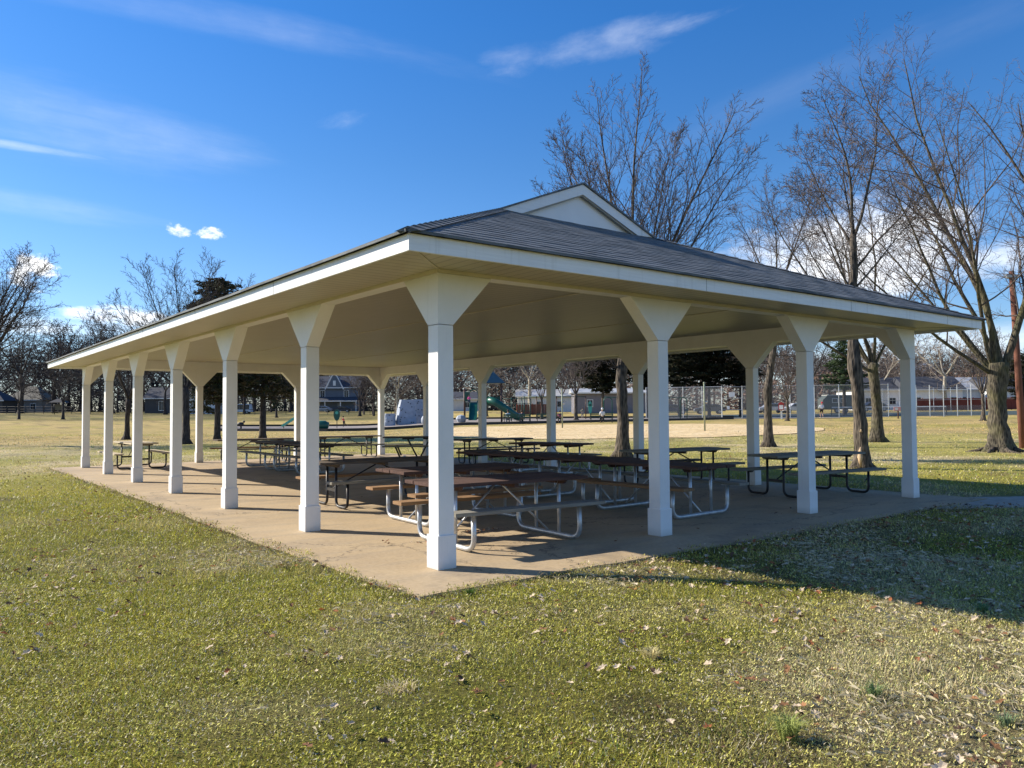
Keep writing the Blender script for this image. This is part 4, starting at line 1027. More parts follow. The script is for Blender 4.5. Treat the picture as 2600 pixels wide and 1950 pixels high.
m=MB(); m.add([(-6.2,-2.6,3.0),(6.2,-2.6,3.0),(6.2,0,4.1),(-6.2,0,4.1),(-6.2,-2.6,2.9),(6.2,-2.6,2.9),(6.2,0,2.9),(-6.2,0,2.9)],[(0,1,2,3),(4,7,6,5),(0,4,5,1),(1,5,6,2),(3,7,4,0)]); pr=m.build('porch',RFD,bh)
m=MB(); m.box((-6.25,-2.7,2.82),(6.25,-2.61,3.06)); m.build('gutter',WTRIM,pr)
for x in (-6,-2,2,6):
    m=MB(); m.box((x-.09,-2.6,.1),(x+.09,-2.42,2.9)); m.build('porch_post',WTRIM,pr)
house('grey panelled low building behind the playground trees',1560,128,13,7,3.4,.8,wallm('grey panels',(.20,.19,.21)),RFW,0,False,((-4,1.2,.8,1),),name='shed',cat='shed')
house('white low building behind the swing frame',1395,150,12,7,3.0,1.4,wallm('off white siding',(.62,.63,.63)),RFW,0,False,((-2,1,1,1),(2,1,1,1)))
house('small pale cottage behind the play tower',1165,190,10,7,3.,1.8,wallm('pale siding',(.55,.56,.56)),RFD,0,False,((-2,1,1,1),(2,1,1,1)))
house('white house behind the tennis net, left of the last front post',2235,132,9,7,3.4,2.2,wallm('white clapboard',(.76,.76,.77)),RFD,0,False,((-2,1,1,1),(2,1,1,1)))
house('white house with a pale garage door right of the last front post',2375,130,9,7,3.3,2.3,wallm('white clapboard two',(.78,.78,.80)),RFD,0,False,((-3,1,1,1),(3,1,1,1)),door=0)
house('long white house with a blue window near the thick mossy tree',2470,134,9,7,3.3,2.2,wallm('white clapboard three',(.80,.80,.80)),RFW,0,False,((-2,1,1.6,1),(3,1,1,1)))
house('white house half hidden behind the thick mossy tree',2575,132,9,7,3.2,2.2,wallm('white clapboard four',(.74,.75,.77)),RFD,0,False,((0,1,1,1),))
house('steep roofed white house rising behind the treeline',2345,190,7,7,7.0,3.8,wallm('white clapboard five',(.8,.8,.8)),RFW,0,False,((0,4,1,1),))
# red wooden fence behind the courts and other fences
def fence_line(label,name,px0,d0,px1,d1,h,mat,n,rails,postr=.04,cap=False,panel=None,panelmat=None,top=True):
    a,b=at(px0,d0),at(px1,d1); t=empty(name,a,0,label,'fence'); 
    pts=[]
    for i in range(n+1):
        q=a.lerp(b,i/n); q.z=float(terr(q.x,q.y)); pts.append(q-a)
    for q in pts:
        m=MB(); m.tube([q+Vector((0,0,-.2)),q+Vector((0,0,h+(.06 if top else 0)))],postr,6); m.build('fence_post',mat,t)
    for z in rails:
        m=MB(); m.tube([q+Vector((0,0,z)) for q in pts],postr*.7,5); m.build('rail',mat,t)
    if panelmat:
        m=MB()
        for i in range(n): 
            u,v=pts[i],pts[i+1]; k=Vector((0,0,1)); dd=(v-u).normalized(); nn=Vector((-dd.y,dd.x,0))*.02
            m.add([u-nn+k*panel[0],v-nn+k*panel[0],v-nn+k*panel[1],u-nn+k*panel[1],u+nn+k*panel[0],v+nn+k*panel[0],v+nn+k*panel[1],u+nn+k*panel[1]],[(0,1,2,3),(4,7,6,5),(0,4,5,1),(3,2,6,7),(0,3,7,4),(1,5,6,2)])
        m.build('boards' if panelmat is not CHAIN else 'mesh',panelmat,t)
    return t
CHAIN,nt_,b_=nodes('chain link mesh'); v_=coord(nt_,(1,1,1)); 
wv=[]
for r in (R_(45),R_(-45)):
    g_=N(nt_,'ShaderNodeNewGeometry'); se_=N(nt_,'ShaderNodeSeparateXYZ'); nt_.links.new(g_.outputs['Position'],se_.inputs[0])
    ad=N(nt_,'ShaderNodeMath',operation='ADD'); nt_.links.new(se_.outputs[0],ad.inputs[0]); nt_.links.new(se_.outputs[1],ad.inputs[1])
    ml=N(nt_,'ShaderNodeMath',operation='MULTIPLY_ADD'); nt_.links.new(se_.outputs[2],ml.inputs[0]); ml.inputs[1].default_value=1 if r>0 else -1; nt_.links.new(ad.outputs[0],ml.inputs[2])
    sc_=N(nt_,'ShaderNodeMath',operation='MULTIPLY'); nt_.links.new(ml.outputs[0],sc_.inputs[0]); sc_.inputs[1].default_value=12
    fr_=N(nt_,'ShaderNodeMath',operation='FRACT'); nt_.links.new(sc_.outputs[0],fr_.inputs[0])
    lt=N(nt_,'ShaderNodeMath',operation='LESS_THAN'); nt_.links.new(fr_.outputs[0],lt.inputs[0]); lt.inputs[1].default_value=.085; wv.append(lt)
mxm=N(nt_,'ShaderNodeMath',operation='MAXIMUM'); nt_.links.new(wv[0].outputs[0],mxm.inputs[0]); nt_.links.new(wv[1].outputs[0],mxm.inputs[1]); nt_.links.new(mxm.outputs[0],b_.inputs['Alpha'])
b_.inputs['Base Color'].default_value=(.25,.26,.27,1); b_.inputs['Metallic'].default_value=.3; b_.inputs['Roughness'].default_value=.5
fence_line('tall chain link tennis fence left of the gate','chain_link_fence',1640,92,1832,88,3.6,GALV,4,(.08,3.6),.045,panel=(.05,3.6),panelmat=CHAIN)
fence_line('tall chain link tennis fence between the gate and the scarred tree','chain_link_fence',1884,88,2255,86,3.6,GALV,6,(.08,3.6),.045,panel=(.05,3.6),panelmat=CHAIN)
fence_line('tall open posts of the tennis fence right of the last front post','chain_link_fence',2290,86,2500,86,3.4,GALV,6,(),.05,panel=(.05,1.2),panelmat=CHAIN)
fence_line('farther tennis fence behind the net','chain_link_fence',2240,112,2760,112,3.4,GALV,12,(1.7,3.4),.04)
t=fence_line('chain link gate frame with two cross bars','tennis_gate',1832.5,87.9,1883,88,2.3,GALV,1,(1.0,2.3,3.55),.045)
NB=simple('white notice board',(.86,.86,.84),.5,0,.02,2)
o=MB(); p=at(1858,87.7,2.42); u=Vector((RT[0],RT[1],0)); o.obox(p+Vector((0,0,.28)),u*.33,Vector((_c,_s,0))*.015,(0,0,.27)); tag(o.build('notice_board',NB),'blank white notice board above the tennis gate','notice board')
o=MB(); p=at(1849,87.6,1.25); o.obox(p,u*.13,Vector((_c,_s,0))*.012,(0,0,.18)); tag(o.build('notice_board',NB),'small white sheet hanging low on the tennis gate','notice board')
RW=mat_wood('faded red fence boards',(.13,.035,.028),(.24,.07,.055),2)
fence_line('long red board fence behind the far tennis fence','board_fence',2310,119,2760,119,1.9,RW,14,(1.7,),.06,panel=(.05,1.85),panelmat=RW)
fence_line('low brown board fence left of the swing post','board_fence',1312,120,1392,120,1.7,RW,4,(1.5,),.06,panel=(.05,1.65),panelmat=mat_wood('brown fence boards',(.12,.06,.05),(.2,.11,.09),2))
BLK=simple('black railing paint',(.012,.012,.014),.5)
fence_line('black rail fence at the foot of the wooded bank','rail_fence',-100,172,230,168,1.6,BLK,14,(.5,1.0,1.55),.05)
fence_line('dark post and rail fence in front of the far houses','rail_fence',440,166,1130,160,1.2,BLK,26,(.55,1.1),.05)
# court surface edge and tennis net
drape('tennis_court',col_depth([(1640,90.5),(2760,88)],[(1640,108),(2760,110)]),simple('dark green court',(.04,.06,.055),.8,0,.1,1),.03,40,8)
drape('court_path',col_depth([(1560,87.5),(1880,86.3),(2130,84)],[(1560,89.5),(1880,88.3),(2130,86)]),PATHC,.05,30,3)
t=empty('tennis_net',at(2110,97),0,'tennis net with a white top band stretched across the court','tennis net'); a=at(2110,97)
b=at(2402,92); m=MB(); A_=Vector((0,0,0)); B_=b-a
m.obox((A_+B_)/2+Vector((0,0,1.02)),B_*.5,Vector((0,0,.0)).cross(B_)+Vector((-B_.y,B_.x,0)).normalized()*.02,(0,0,.055)); m.build('net_band',WTRIM,t)
m=MB(); m.obox((A_+B_)/2+Vector((0,0,.52)),B_*.5,Vector((-B_.y,B_.x,0)).normalized()*.006,(0,0,.44)); m.build('net',CHAIN,t)
for q in (A_,B_): m=MB(); m.tube([q+Vector((0,0,-.1)),q+Vector((0,0,1.08))],.05,8); m.build('net_post',DARKM,t)
# park sign red and white, red box, volleyball posts, brown pole
t=empty('park_sign',at(2279,80),0,'small red and white sign on a short brown post before the tennis net','sign')
m=MB(); m.obox((0,0,1.0),u*.42,Vector((_c,_s,0))*.02,(0,0,.20)); s_=m.build('sign_panel',simple('faded pink red panel',(.62,.30,.28),.5,0,.1,3),t)
m=MB(); m.obox(Vector((-.16*RT[0],-.16*RT[1],1.0))-Vector((_c,_s,0))*.024,u*.14,Vector((_c,_s,0))*.004,(0,0,.12)); m.build('white_patch',WTRIM,s_)
m=MB(); m.tube([(0,0,-.1),(0,0,.8)],.07,8); m.build('sign_post',BROWNP,t)
t=empty('book_box',at(1983,84),math.atan2(RT[1],RT[0])-.35,'red box with a pitched roof on a white post beside the forked small tree','box')
RD=simple('red painted box',(.42,.03,.03),.45,0,.1,4); m=MB(); m.box((-.28,-.22,.95),(.28,.22,1.6)); bx=m.build('cabinet',RD,t)
m=MB(); m.prism([(-.36,1.6),(.36,1.6),(.0,1.85)],-.3,.3,'y'); m.build('box_roof',RD,t); m=MB(); m.box((-.2,-.235,1.05),(.2,-.221,1.5)); m.build('box_window',NB,bx)
m=MB(); m.box((-.09,-.09,-.1),(.09,.09,.949)); m.build('box_post',WTRIM,t)
for px,d,lab in ((1427,62,'thin green grey volleyball post at the far side of the sand, left of centre'),(1788,53,'green grey volleyball post with a curved top right of the sand court')):
    t=empty('volleyball_post',at(px,d),0,lab,'post','volleyball posts'); m=MB(); hgt=3.05 if px<1500 else 3.25
    m.tube([(0,0,-.2),(0,0,hgt)],.055,10); m.ball((0,0,hgt),.075,8); m.build('pole',simple('green grey pole',(.22,.25,.17),.5,0,.1,4),t,True)
    m=MB(); m.ball(Vector((RT[0]*.12,RT[1]*.12,1.95)),.08,8); m.tube([(0,0,1.95),(RT[0]*.12,RT[1]*.12,1.95)],.03,6); m.build('winch',GALV,t)
p=at(2594,31); t=empty('utility_pole',p,0,'reddish brown wooden pole leaning slightly at the right edge','pole'); m=MB()
m.tube([S(0,-.3),S(-.12,3.2),S(-.26,7.0)],[.135,.12,.10],12); m.build('pole',mat_wood('reddish brown pole wood',(.15,.06,.04),(.30,.14,.10),2),t,True)
m=MB(); m.obox(S(-.25,6.8),u*.25,Vector((_c,_s,0))*.09,(0,0,.06)); m.build('pole_bracket',GALV,t)
# ------------------------------------------------------------------ playground
m=MB()
def border(label,near):
    m=MB(); pts=[]
    for px,d in near:
        pts.append(at(px,d))
    P=[]
    for i in range(len(pts)-1):
        for k in range(10): 
            q=pts[i].lerp(pts[i+1],k/10); q.z=float(terr(q.x,q.y)); P.append(q)
    P.append(pts[-1]); m.v=[];
    for q in P: m.v+=[(q.x,q.y,q.z-.05),(q.x,q.y,q.z+.24),(q.x+_c*.12,q.y+_s*.12,q.z+.24),(q.x+_c*.12,q.y+_s*.12,q.z-.05)]
    for i in range(len(P)-1):
        for k in range(3): m.f.append((4*i+k,4*i+4+k,4*i+5+k,4*i+1+k))
    o=m.build('playground_border',BLK); tag(o,label,'edging'); return o
border('black plastic edging along the near side of the playground mulch',[(560,72.6),(830,68.6),(1140,72.6),(1500,79.6),(1862,85.6)])
border('black plastic edging along the far side of the playground mulch',[(560,93.4),(830,93.4),(1140,95.4),(1500,96.4),(1862,92.4)])
# climbing wall
WALLM=simple('pale grey climbing panel',(.33,.37,.43),.7,0,.15,2,.3); HOLD=simple('dark climbing hold',(.07,.09,.11),.6,0,.3,5)
def wall_block(px,d,w,h,dep,label,top=.82,rot=0):
    t=empty('climbing_wall',at(px,d),math.atan2(RT[1],RT[0])+rot,label,'climbing wall','climbing wall blocks'); m=MB(); rr=random.Random(int(px))
    nz,nx=7,14; ring=[]
    for k in range(nz+1):
        z=h*k/nz; s=1-(1-top)*(k/nz)**1.4
        for i in range(nx):
            a=2*math.pi*i/nx; cx=math.copysign(abs(math.cos(a))**.45,math.cos(a)); cy=math.copysign(abs(math.sin(a))**.45,math.sin(a))
            m.v.append((cx*w/2*s*rr.uniform(.95,1.03)+(1-s)*w*.25,cy*dep/2*s*rr.uniform(.95,1.03),z+.02))
    for k in range(nz):
        for i in range(nx): m.f.append((k*nx+i,k*nx+(i+1)%nx,(k+1)*nx+(i+1)%nx,(k+1)*nx+i))
    m.f.append(tuple(nz*nx+i for i in range(nx))); o=m.build('wall_panel',WALLM,t,False)
    for j in range(int(w*h*3.0)):
        f=rr.choice([1,1,0]); z=rr.uniform(.2,h*.93); s=1-(1-top)*(z/h)**1.4
        if f: x=rr.uniform(-.42,.42)*w*s+(1-s)*w*.25; y=-dep/2*s*1.0
        else: x=-w/2*s+(1-s)*w*.25; y=rr.uniform(-.4,.4)*dep
        m=MB(); m.ball((x,y,z),.085,6,(1,.8,.8)); m.build('hold',HOLD,o)
    return t
wall_block(990,86,1.15,1.35,1.4,'low grey climbing wall block at the left of the climbing walls',.95)
wall_block(1030,87,2.3,2.75,1.3,'tall pale grey climbing wall dotted with holds',.72,.5)
wall_block(1062,89,1.5,2.7,1.2,'bridge section of grey climbing wall beside the front corner post',.95)
def rod(p,q,r,name,mat,par,k=8): m=MB(); m.tube([p,q],r,k); return m.build(name,mat,par,True)
YW_=math.atan2(RT[1],RT[0])
# play tower with straight slide
t=empty('play_structure',at(1205,82),YW_,'green play deck with a tall straight slide, left of the blue roofed tower','play structure')
for x in (-1.1,1.05):
    for y in (.2,1.5): rod((x,y,0),(x,y,3.6),.06,'deck_post',BROWNP,t)
m=MB(); m.box((-1.1,.2,2.05),(1.05,1.5,2.12)); m.build('deck',GREEND,t)
for x,w in ((-.85,.45),(.75,.5)): m=MB(); m.box((x-w/2,.15,2.2),(x+w/2,.2,3.2)); m.build('side_panel',GREEND,t)
m=MB()
for i in range(9):
    a0=math.pi*i/9;a1=math.pi*(i+1)/9; m.prism([(-.1+.42*math.cos(a0),2.9+.5*math.sin(a0)),(-.1+.42*math.cos(a1),2.9+.5*math.sin(a1)),(-.1+.52*math.cos(a1),2.9+.62*math.sin(a1)),(-.1+.52*math.cos(a0),2.9+.62*math.sin(a0))],0,.3,'y')
m.box((-.62,0,2.1),(-.52,.3,2.9)); m.box((.32,0,2.1),(.42,.3,2.9)); m.build('slide_hood',GREENP,t)
m=MB(); sl=[(.1,2.1),(-.5,1.7),(-1.6,.75),(-2.2,.35),(-2.7,.3)]
for i in range(4):
    y0,z0=sl[i];y1,z1=sl[i+1]
    for x0,x1,zz in ((-.45,.25,0),(-.52,-.45,.18),(.25,.32,.18)):
        m.add([(x0,y0,z0-.04),(x1,y0,z0-.04),(x1,y0,z0+zz),(x0,y0,z0+zz),(x0,y1,z1-.04),(x1,y1,z1-.04),(x1,y1,z1+zz),(x0,y1,z1+zz)],[(0,1,2,3),(4,7,6,5),(0,4,5,1),(1,5,6,2),(2,6,7,3),(3,7,4,0)])
m.build('slide',GREENP,t)
m=MB(); m.ball((-1.4,-.4,.4),.55,8,(1,1,.8)); m.build('climbing_rock',WALLM,t)
# tower with pyramid roof and spiral tube slide
t=empty('play_structure',at(1252,82),YW_,'play tower with a dark blue pyramid roof and curved green tube slide','play structure')
for x in (-.9,.85):
    for y in (-.8,.8): rod((x,y,0),(x,y,4.15),.065,'tower_post',BROWNP,t)
m=MB(); m.add([(-1.3,-1.2,4.1),(1.25,-1.2,4.1),(1.25,1.2,4.1),(-1.3,1.2,4.1),(-.05,0,5.35),(-1.3,-1.2,4.02),(1.25,-1.2,4.02),(1.25,1.2,4.02),(-1.3,1.2,4.02)],[(0,1,4),(1,2,4),(2,3,4),(3,0,4),(5,8,7,6),(0,5,6,1),(1,6,7,2),(2,7,8,3),(3,8,5,0)]); m.build('tower_roof',TEAL,t)
m=MB(); m.box((-.9,-.8,1.75),(.85,.8,1.84)); m.build('deck',GREEND,t)
m=MB(); m.tube(bend([(-.4,-.9,2.25),(.1,-1.5,2.2),(1.0,-1.7,1.6),(1.9,-1.4,.95),(2.5,-.9,.55),(2.9,-.9,.5)],.5),.38,12); m.build('tube_slide',GREENP,t,True)
m=MB(); m.tube([(-.55,-.82,2.25),(-.5,-1.0,2.25)],.47,12); m.build('slide_collar',GREENP,t)
m=MB(); m.box((-.85,.82,1.9),(.8,.86,2.7)); m.build('side_panel',GREEND,t)
for z in (.5,.95,1.4): rod((-.95,-.5,z),(-.95,.5,z),.03,'ladder_rung',BROWNP,t)
# lower deck with netting
t=empty('play_structure',at(1310,84),YW_,'low green climbing deck with bars right of the tube slide','play structure')
for x in (-1.5,-.5,.6,1.5): rod((x,0,0),(x,0,2.6 if x<1 else 2.4),.05,'deck_post',GREEND,t)
for x in (-1.5,1.5): rod((x,1.4,0),(x,1.4,2.5),.05,'deck_post',BROWNP,t)
m=MB(); m.box((-1.5,0,1.1),(1.5,1.4,1.16)); m.build('deck',GREEND,t)
for i in range(9): rod((-1.4+i*.33,-.02,1.15),(-1.4+i*.33,-.02,1.95),.018,'baluster',GREEND,t,5)
for z in (1.95,2.45): rod((-1.5,0,z),(1.5,0,z),.03,'top_bar',GREEND,t)
m=MB()
for i in range(6): m.tube([(-1.5+i*.45,-.3-.05*i,.1),(-1.2+i*.4,0,1.1)],.02,5)
m.build('climbing_net',GREEND,t)
# swing frame
t=empty('swing_frame',at(1365,92),YW_,'long green swing beam on brown posts behind the play benches','swing')
for x in (-1.6,-.15,2.2,5.6): rod((x,0,0),(x,0,2.75),.06,'swing_post',BROWNP if x>-1 else GREEND,t)
rod((-1.6,0,2.65),(5.6,0,2.65),.045,'swing_beam',GREEND,t)
for x in (.6,1.3):
    m=MB(); m.box((x-.2,-.1,.5),(x+.2,.1,.53)); q=m.build('swing_seat',BLK,t); m=MB(); m.tube([(x-.19,0,.53),(x-.19,0,2.62)],.008,4); m.tube([(x+.19,0,.53),(x+.19,0,2.62)],.008,4); m.build('chain',GALV,q)
def arch(px,d,w,h,lab,mat=GREENP,beam=0):
    t=empty('climbing_arch',at(px,d),YW_,lab,'climbing frame'); 
    m=MB(); m.tube([(-w/2,0,0),(-w/2,0,h-w/2)]+[(-w/2*math.cos(a),0,h-w/2+w/2*math.sin(a)) for a in [math.pi*i/10 for i in range(1,10)]]+[(w/2,0,h-w/2),(w/2,0,0)],.05,8); m.build('arch_tube',mat,t,True)
    if beam: rod((0,0,h-.05),(beam,1.0,h-.05),.04,'beam',mat,t)
    return t
arch(1543,88,.95,2.55,'green arched climbing frame left of the upright bare tree',GREENP,2.2); arch(1735,87,.75,2.45,'dark green hoop at the right end of the playground',GREEND,-2.6)
# oval panels
def panel_sign(px,d,z,label,mat,w=.35,h=.62,round_=True):
    t=empty('spinner_board',at(px,d),YW_,label,'play panel'); m=MB(); P=[]
    for i in range(24):
        a=2*math.pi*i/24; P.append((w*math.cos(a)*(1+.12*math.sin(a)),z+h*math.sin(a)))
    m.prism(P,-.04,.04,'y'); o=m.build('panel',mat,t); m=MB(); m.tube([(0,.06,0),(0,.06,z)],.04,8); m.build('panel_post',DARKM,t)
    m=MB(); m.prism([(.16*math.cos(a),z+h*.4+.16*math.sin(a)) for a in [2*math.pi*i/14 for i in range(14)]],-.06,-.041,'y'); m.build('dial',LTGREEN if mat is GREENP else GREENP,o)
panel_sign(855,82,1.38,'dark green rounded play panel on a thin post near the running child',GREENP,.33,.60)
panel_sign(1498,92,1.35,'bright green oval play panel behind the right play bench',LTGREEN,.22,.75)
t=empty('incline_climber',at(735,82),YW_,'light green inclined climber with hand holds between the left posts','climbing frame')
m=MB(); m.obox((0,0,.75),Vector((.75,0,.48)),(0,.3,0),Vector((-.05,0,.08))); o=m.build('ramp',LTGREEN,t)
for i in range(5): m=MB(); m.ball((-.6+i*.3,-.15,.75-.384+i*.192+.12),.06,6); m.build('hold',HOLD,o)
rod((.68,0,0),(.68,0,2.0),.06,'ramp_post',BROWNP,t); rod((-.6,0,0),(-.6,0,.35),.04,'ramp_foot',BROWNP,t)
t=empty('crawl_tunnel',at(820,79),YW_,'green crawl tunnel low on the mulch beside the second left post','play tunnel'); m=MB()
m.tube([(-.75,0,.38),(-.3,0,.42),(.2,0,.42),(.55,0,.35)],[.36,.42,.42,.3],12); m.build('tunnel_tube',GREENP,t,True); m=MB(); m.tube([(-.8,0,.38),(-.74,0,.38)],.44,12); m.build('tunnel_ring',GREEND,t)
t=empty('spring_rider',at(611,80),YW_,'small black spring rider at the left end of the mulch','spring rider'); m=MB(); m.tube([(0,0,0),(.05,0,.2),(0,0,.38)],.09,8); m.build('spring',BLK,t)
m=MB(); m.ball((0,0,.55),.28,8,(1.3,.5,.7)); m.ball((.33,0,.78),.13,8); m.tube([(.1,-.2,.7),(.1,.2,.7)],.03,6); m.build('rider_body',BLK,t,True)
t=empty('climbing_rock',at(1078,84),YW_,'small white grey climbing rock by the front corner post','climbing rock'); m=MB(); m.ball((0,0,.4),.5,10,(.8,.8,1.1)); m.build('rock',WALLM,t,True)
# park benches
def park_bench(px,d,w,lab):
    t=empty('park_bench',at(px,d),YW_,lab,'bench','benches facing the playground')
    m=MB()
    for z in (.62,.76,.88): m.box((-w/2,-.02,z),(w/2,.02,z+.09))
    m.build('backrest',GREEND,t); m=MB()
    for y in (.1,.24,.38): m.box((-w/2,y,.43),(w/2,y+.10,.47))
    m.build('seat',GREEND,t)
    for x in (-w/2+.1,0,w/2-.1):
        m=MB(); m.tube([(x,.0,0),(x,.0,.9)],.028,6); m.tube([(x,.0,.42),(x,.46,.42),(x,.48,0)],.025,6); m.build('leg',DARKM,t)
    for x in (-w/2,w/2): m=MB(); m.tube(bend([(x,.0,.66),(x,.45,.66),(x,.45,.42)],.1),.022,6); m.build('armrest',DARKM,t)
    return t
park_bench(1312,75.5,2.6,'green park bench with two people, in front of the tube slide')
park_bench(1395,77,2.6,'green park bench with a child in pink beside the thin volleyball post')
park_bench(1527,78,2.3,'green park bench with a person in white, left of the upright bare tree')
# ------------------------------------------------------------------ people
def skin(name,verts,edges,mat,parent,sub=1):
    me=bpy.data.meshes.new(name); me.from_pydata([v[0] for v in verts],edges,[]); o=bpy.data.objects.new(name,me); COL.objects.link(o)
    sm=o.modifiers.new('skin','SKIN'); sm.use_smooth_shade=True
    for i,v in enumerate(verts):
        r=v[1]; me.skin_vertices[0].data[i].radius=(r,r) if not isinstance(r,tuple) else r
    me.skin_vertices[0].data[0].use_root=True
    su=o.modifiers.new('sub','SUBSURF'); su.levels=sub; su.render_levels=sub; me.materials.append(mat); o.parent=parent; return o
SKN=simple('skin',(.50,.30,.21),.6,0,.08,3); HAIRD=simple('dark hair',(.03,.02,.015),.7,0,.3,8)
def person(label,px,d,pose,sc,shirt,pants,hair=HAIRD,rot=0.,dy=0.,dz=0.,hat=None,legskin=False):
    """pose: dict of joints in local metres (x right in picture, y away, z up) for a 1.75 m adult"""
    t=empty('person',at(px,d,dz)+Vector((_c,_s,0))*dy,YW_+rot,label,'person'); t.scale=(sc,)*3
    J={k:Vector(v) for k,v in pose.items()}
    nk=J['neck']; hd=J['head']; pv=J['pelvis']; ch=pv.lerp(nk,.62)
    V=[(pv,.125),(pv.lerp(nk,.35),.115),(ch,(.15,.11)),(nk,.055),(nk.lerp(hd,.55),.05),(hd,.088),(hd+Vector((0,0,.09)),.075)]
    E=[(0,1),(1,2),(2,3),(3,4),(4,5),(5,6)]
    def chain(root,pts):
        k=root
        for p,r in pts: V.append((p,r)); E.append((k,len(V)-1)); k=len(V)-1
        return k
    for s,a in ((-1,'l'),(1,'r')):
        k=chain(2,[(J['sh_'+a],.055),(J['el_'+a],.04),(J['wr_'+a],.027)])
        f=(J['wr_'+a]-J['el_'+a]).normalized(); sd=f.orthogonal().normalized(); p=chain(k,[(J['wr_'+a]+f*.08,.030)])
        for q,l in ((-.035,.07),(-.012,.085),(.012,.08),(.035,.065)): chain(p,[(J['wr_'+a]+f*.11+sd*q,.010),(J['wr_'+a]+f*(.11+l)+sd*q*1.2,.008)])
        chain(k,[(J['wr_'+a]+f*.04+sd*.05,.011),(J['wr_'+a]+f*.08+sd*.07,.009)])
        chain(0,[(J['hip_'+a],.085),(J['kn_'+a],.058),(J['an_'+a],.038),(J['to_'+a],.032)])
    b=skin('body',V,E,SKN,t)
    # face details
    fd=J.get('face',Vector((0,1,0))).normalized(); sd=Vector((0,0,1)).cross(fd)
    m=MB(); m.ball(hd+fd*.105+Vector((0,0,-.005)),.016,6); m.build('nose',SKN,b); m=MB(); 
    for q in(-1,1): m.ball(hd+fd*.09+sd*.033*q+Vector((0,0,.03)),.011,6)
    m.build('eyes',BLK,b)
    VS=[(pv+Vector((0,0,.02)),.14),(pv.lerp(nk,.35),.135),(ch,(.175,.13)),(pv.lerp(nk,.93),.07)];ES=[(0,1),(1,2),(2,3)]
    for a in 'lr':
        n=len(VS); VS+= [(J['sh_'+a],.07),(J['el_'+a],.055),(J['el_'+a].lerp(J['wr_'+a],.7 if not legskin else .1),.045)]; ES+= [(2,n),(n,n+1),(n+1,n+2)]
    skin('shirt',VS,ES,shirt,t)
    VP=[(pv,.14)];EP=[]
    for a in 'lr':
        n=len(VP); VP+= [(J['hip_'+a],.10),(J['kn_'+a] if not legskin else J['hip_'+a].lerp(J['kn_'+a],.8),.075)]; EP+= [(0,n),(n,n+1)]
        if not legskin: VP.append((J['kn_'+a].lerp(J['an_'+a],.92),.052)); EP.append((n+1,n+2))
    skin('trousers' if not legskin else 'shorts',VP,EP,pants,t)
    m=MB()
    for a in 'lr':
        f=(J['to_'+a]-J['an_'+a]); m.ball((J['an_'+a]+J['to_'+a])/2+Vector((0,0,-.01)),.055,8,(1.,1.,.7)); m.ball(J['to_'+a],.05,8,(1,1,.7))
    m.build('shoes',BLK if not legskin else WTRIM,t,True)
    m=MB(); m.ball(hd+Vector((0,0,.045))-fd*.02,.112,10,(1,1,1.02)); m.build('hair' if not hat else 'cap',hat or hair,t,True)
    return t
def col(n,c): return simple(n,c,.85,0,.12,5)
run={'pelvis':(0,0,.93),'neck':(-.10,0,1.45),'head':(-.14,0,1.63),'face':(-1,0,0),'sh_l':(-.09,-.19,1.38),'el_l':(.12,-.24,1.15),'wr_l':(-.10,-.22,1.02),'sh_r':(-.09,.19,1.38),'el_r':(-.28,.24,1.18),'wr_r':(-.36,.15,1.42),
 'hip_l':(0,-.1,.88),'kn_l':(-.05,-.1,.48),'an_l':(-.08,-.1,.08),'to_l':(-.22,-.1,.04),'hip_r':(0,.1,.88),'kn_r':(.16,.1,.52),'an_r':(.56,.1,.40),'to_r':(.62,.1,.26)}
person('child in a red shirt and dark trousers running across the mulch',873,85,run,.72,col('red shirt',(.5,.03,.04)),col('black trousers',(.015,.015,.02)))
walk={'pelvis':(0,0,.93),'neck':(.02,0,1.46),'head':(.05,-.02,1.64),'face':(.2,1,0),'sh_l':(-.19,0,1.39),'el_l':(-.27,.02,1.12),'wr_l':(-.18,.2,1.05),'sh_r':(.19,0,1.39),'el_r':(.25,.02,1.12),'wr_r':(.16,.2,1.05),
 'hip_l':(-.1,0,.88),'kn_l':(-.11,.08,.48),'an_l':(-.12,0,.08),'to_l':(-.13,.14,.04),'hip_r':(.1,0,.88),'kn_r':(.09,-.02,.48),'an_r':(.08,-.22,.12),'to_r':(.08,-.12,.05)}
person('person in a red cap, white shirt and black shorts on the tennis court',2085,86.6,walk,1.0,col('white shirt',(.75,.75,.76)),col('black shorts',(.015,.015,.02)),hat=col('red cap',(.6,.04,.06)),legskin=True)
sit={'pelvis':(0,.2,.55),'neck':(0,.16,1.07),'head':(0,.19,1.25),'face':(0,1,0),'sh_l':(-.18,.17,1.0),'el_l':(-.24,.26,.76),'wr_l':(-.14,.46,.68),'sh_r':(.18,.17,1.0),'el_r':(.24,.26,.76),'wr_r':(.14,.46,.68),
 'hip_l':(-.1,.24,.53),'kn_l':(-.12,.66,.52),'an_l':(-.12,.68,.08),'to_l':(-.12,.82,.04),'hip_r':(.1,.24,.53),'kn_r':(.12,.66,.52),'an_r':(.12,.68,.08),'to_r':(.12,.82,.04)}
person('person in a pale blue top on the bench before the tube slide',1289,75.5,sit,1.0,col('pale blue top',(.50,.60,.66)),col('jeans',(.05,.07,.12)))
person('person in a dark blue top, right one on the bench before the tube slide',1324,75.5,sit,.97,col('navy top',(.05,.08,.16)),col('grey trousers',(.08,.08,.09)))
person('child in a magenta jacket sitting beside the thin volleyball post',1421,77,sit,.86,col('magenta jacket',(.75,.06,.45)),col('dark leggings',(.02,.02,.03)),dz=.06)
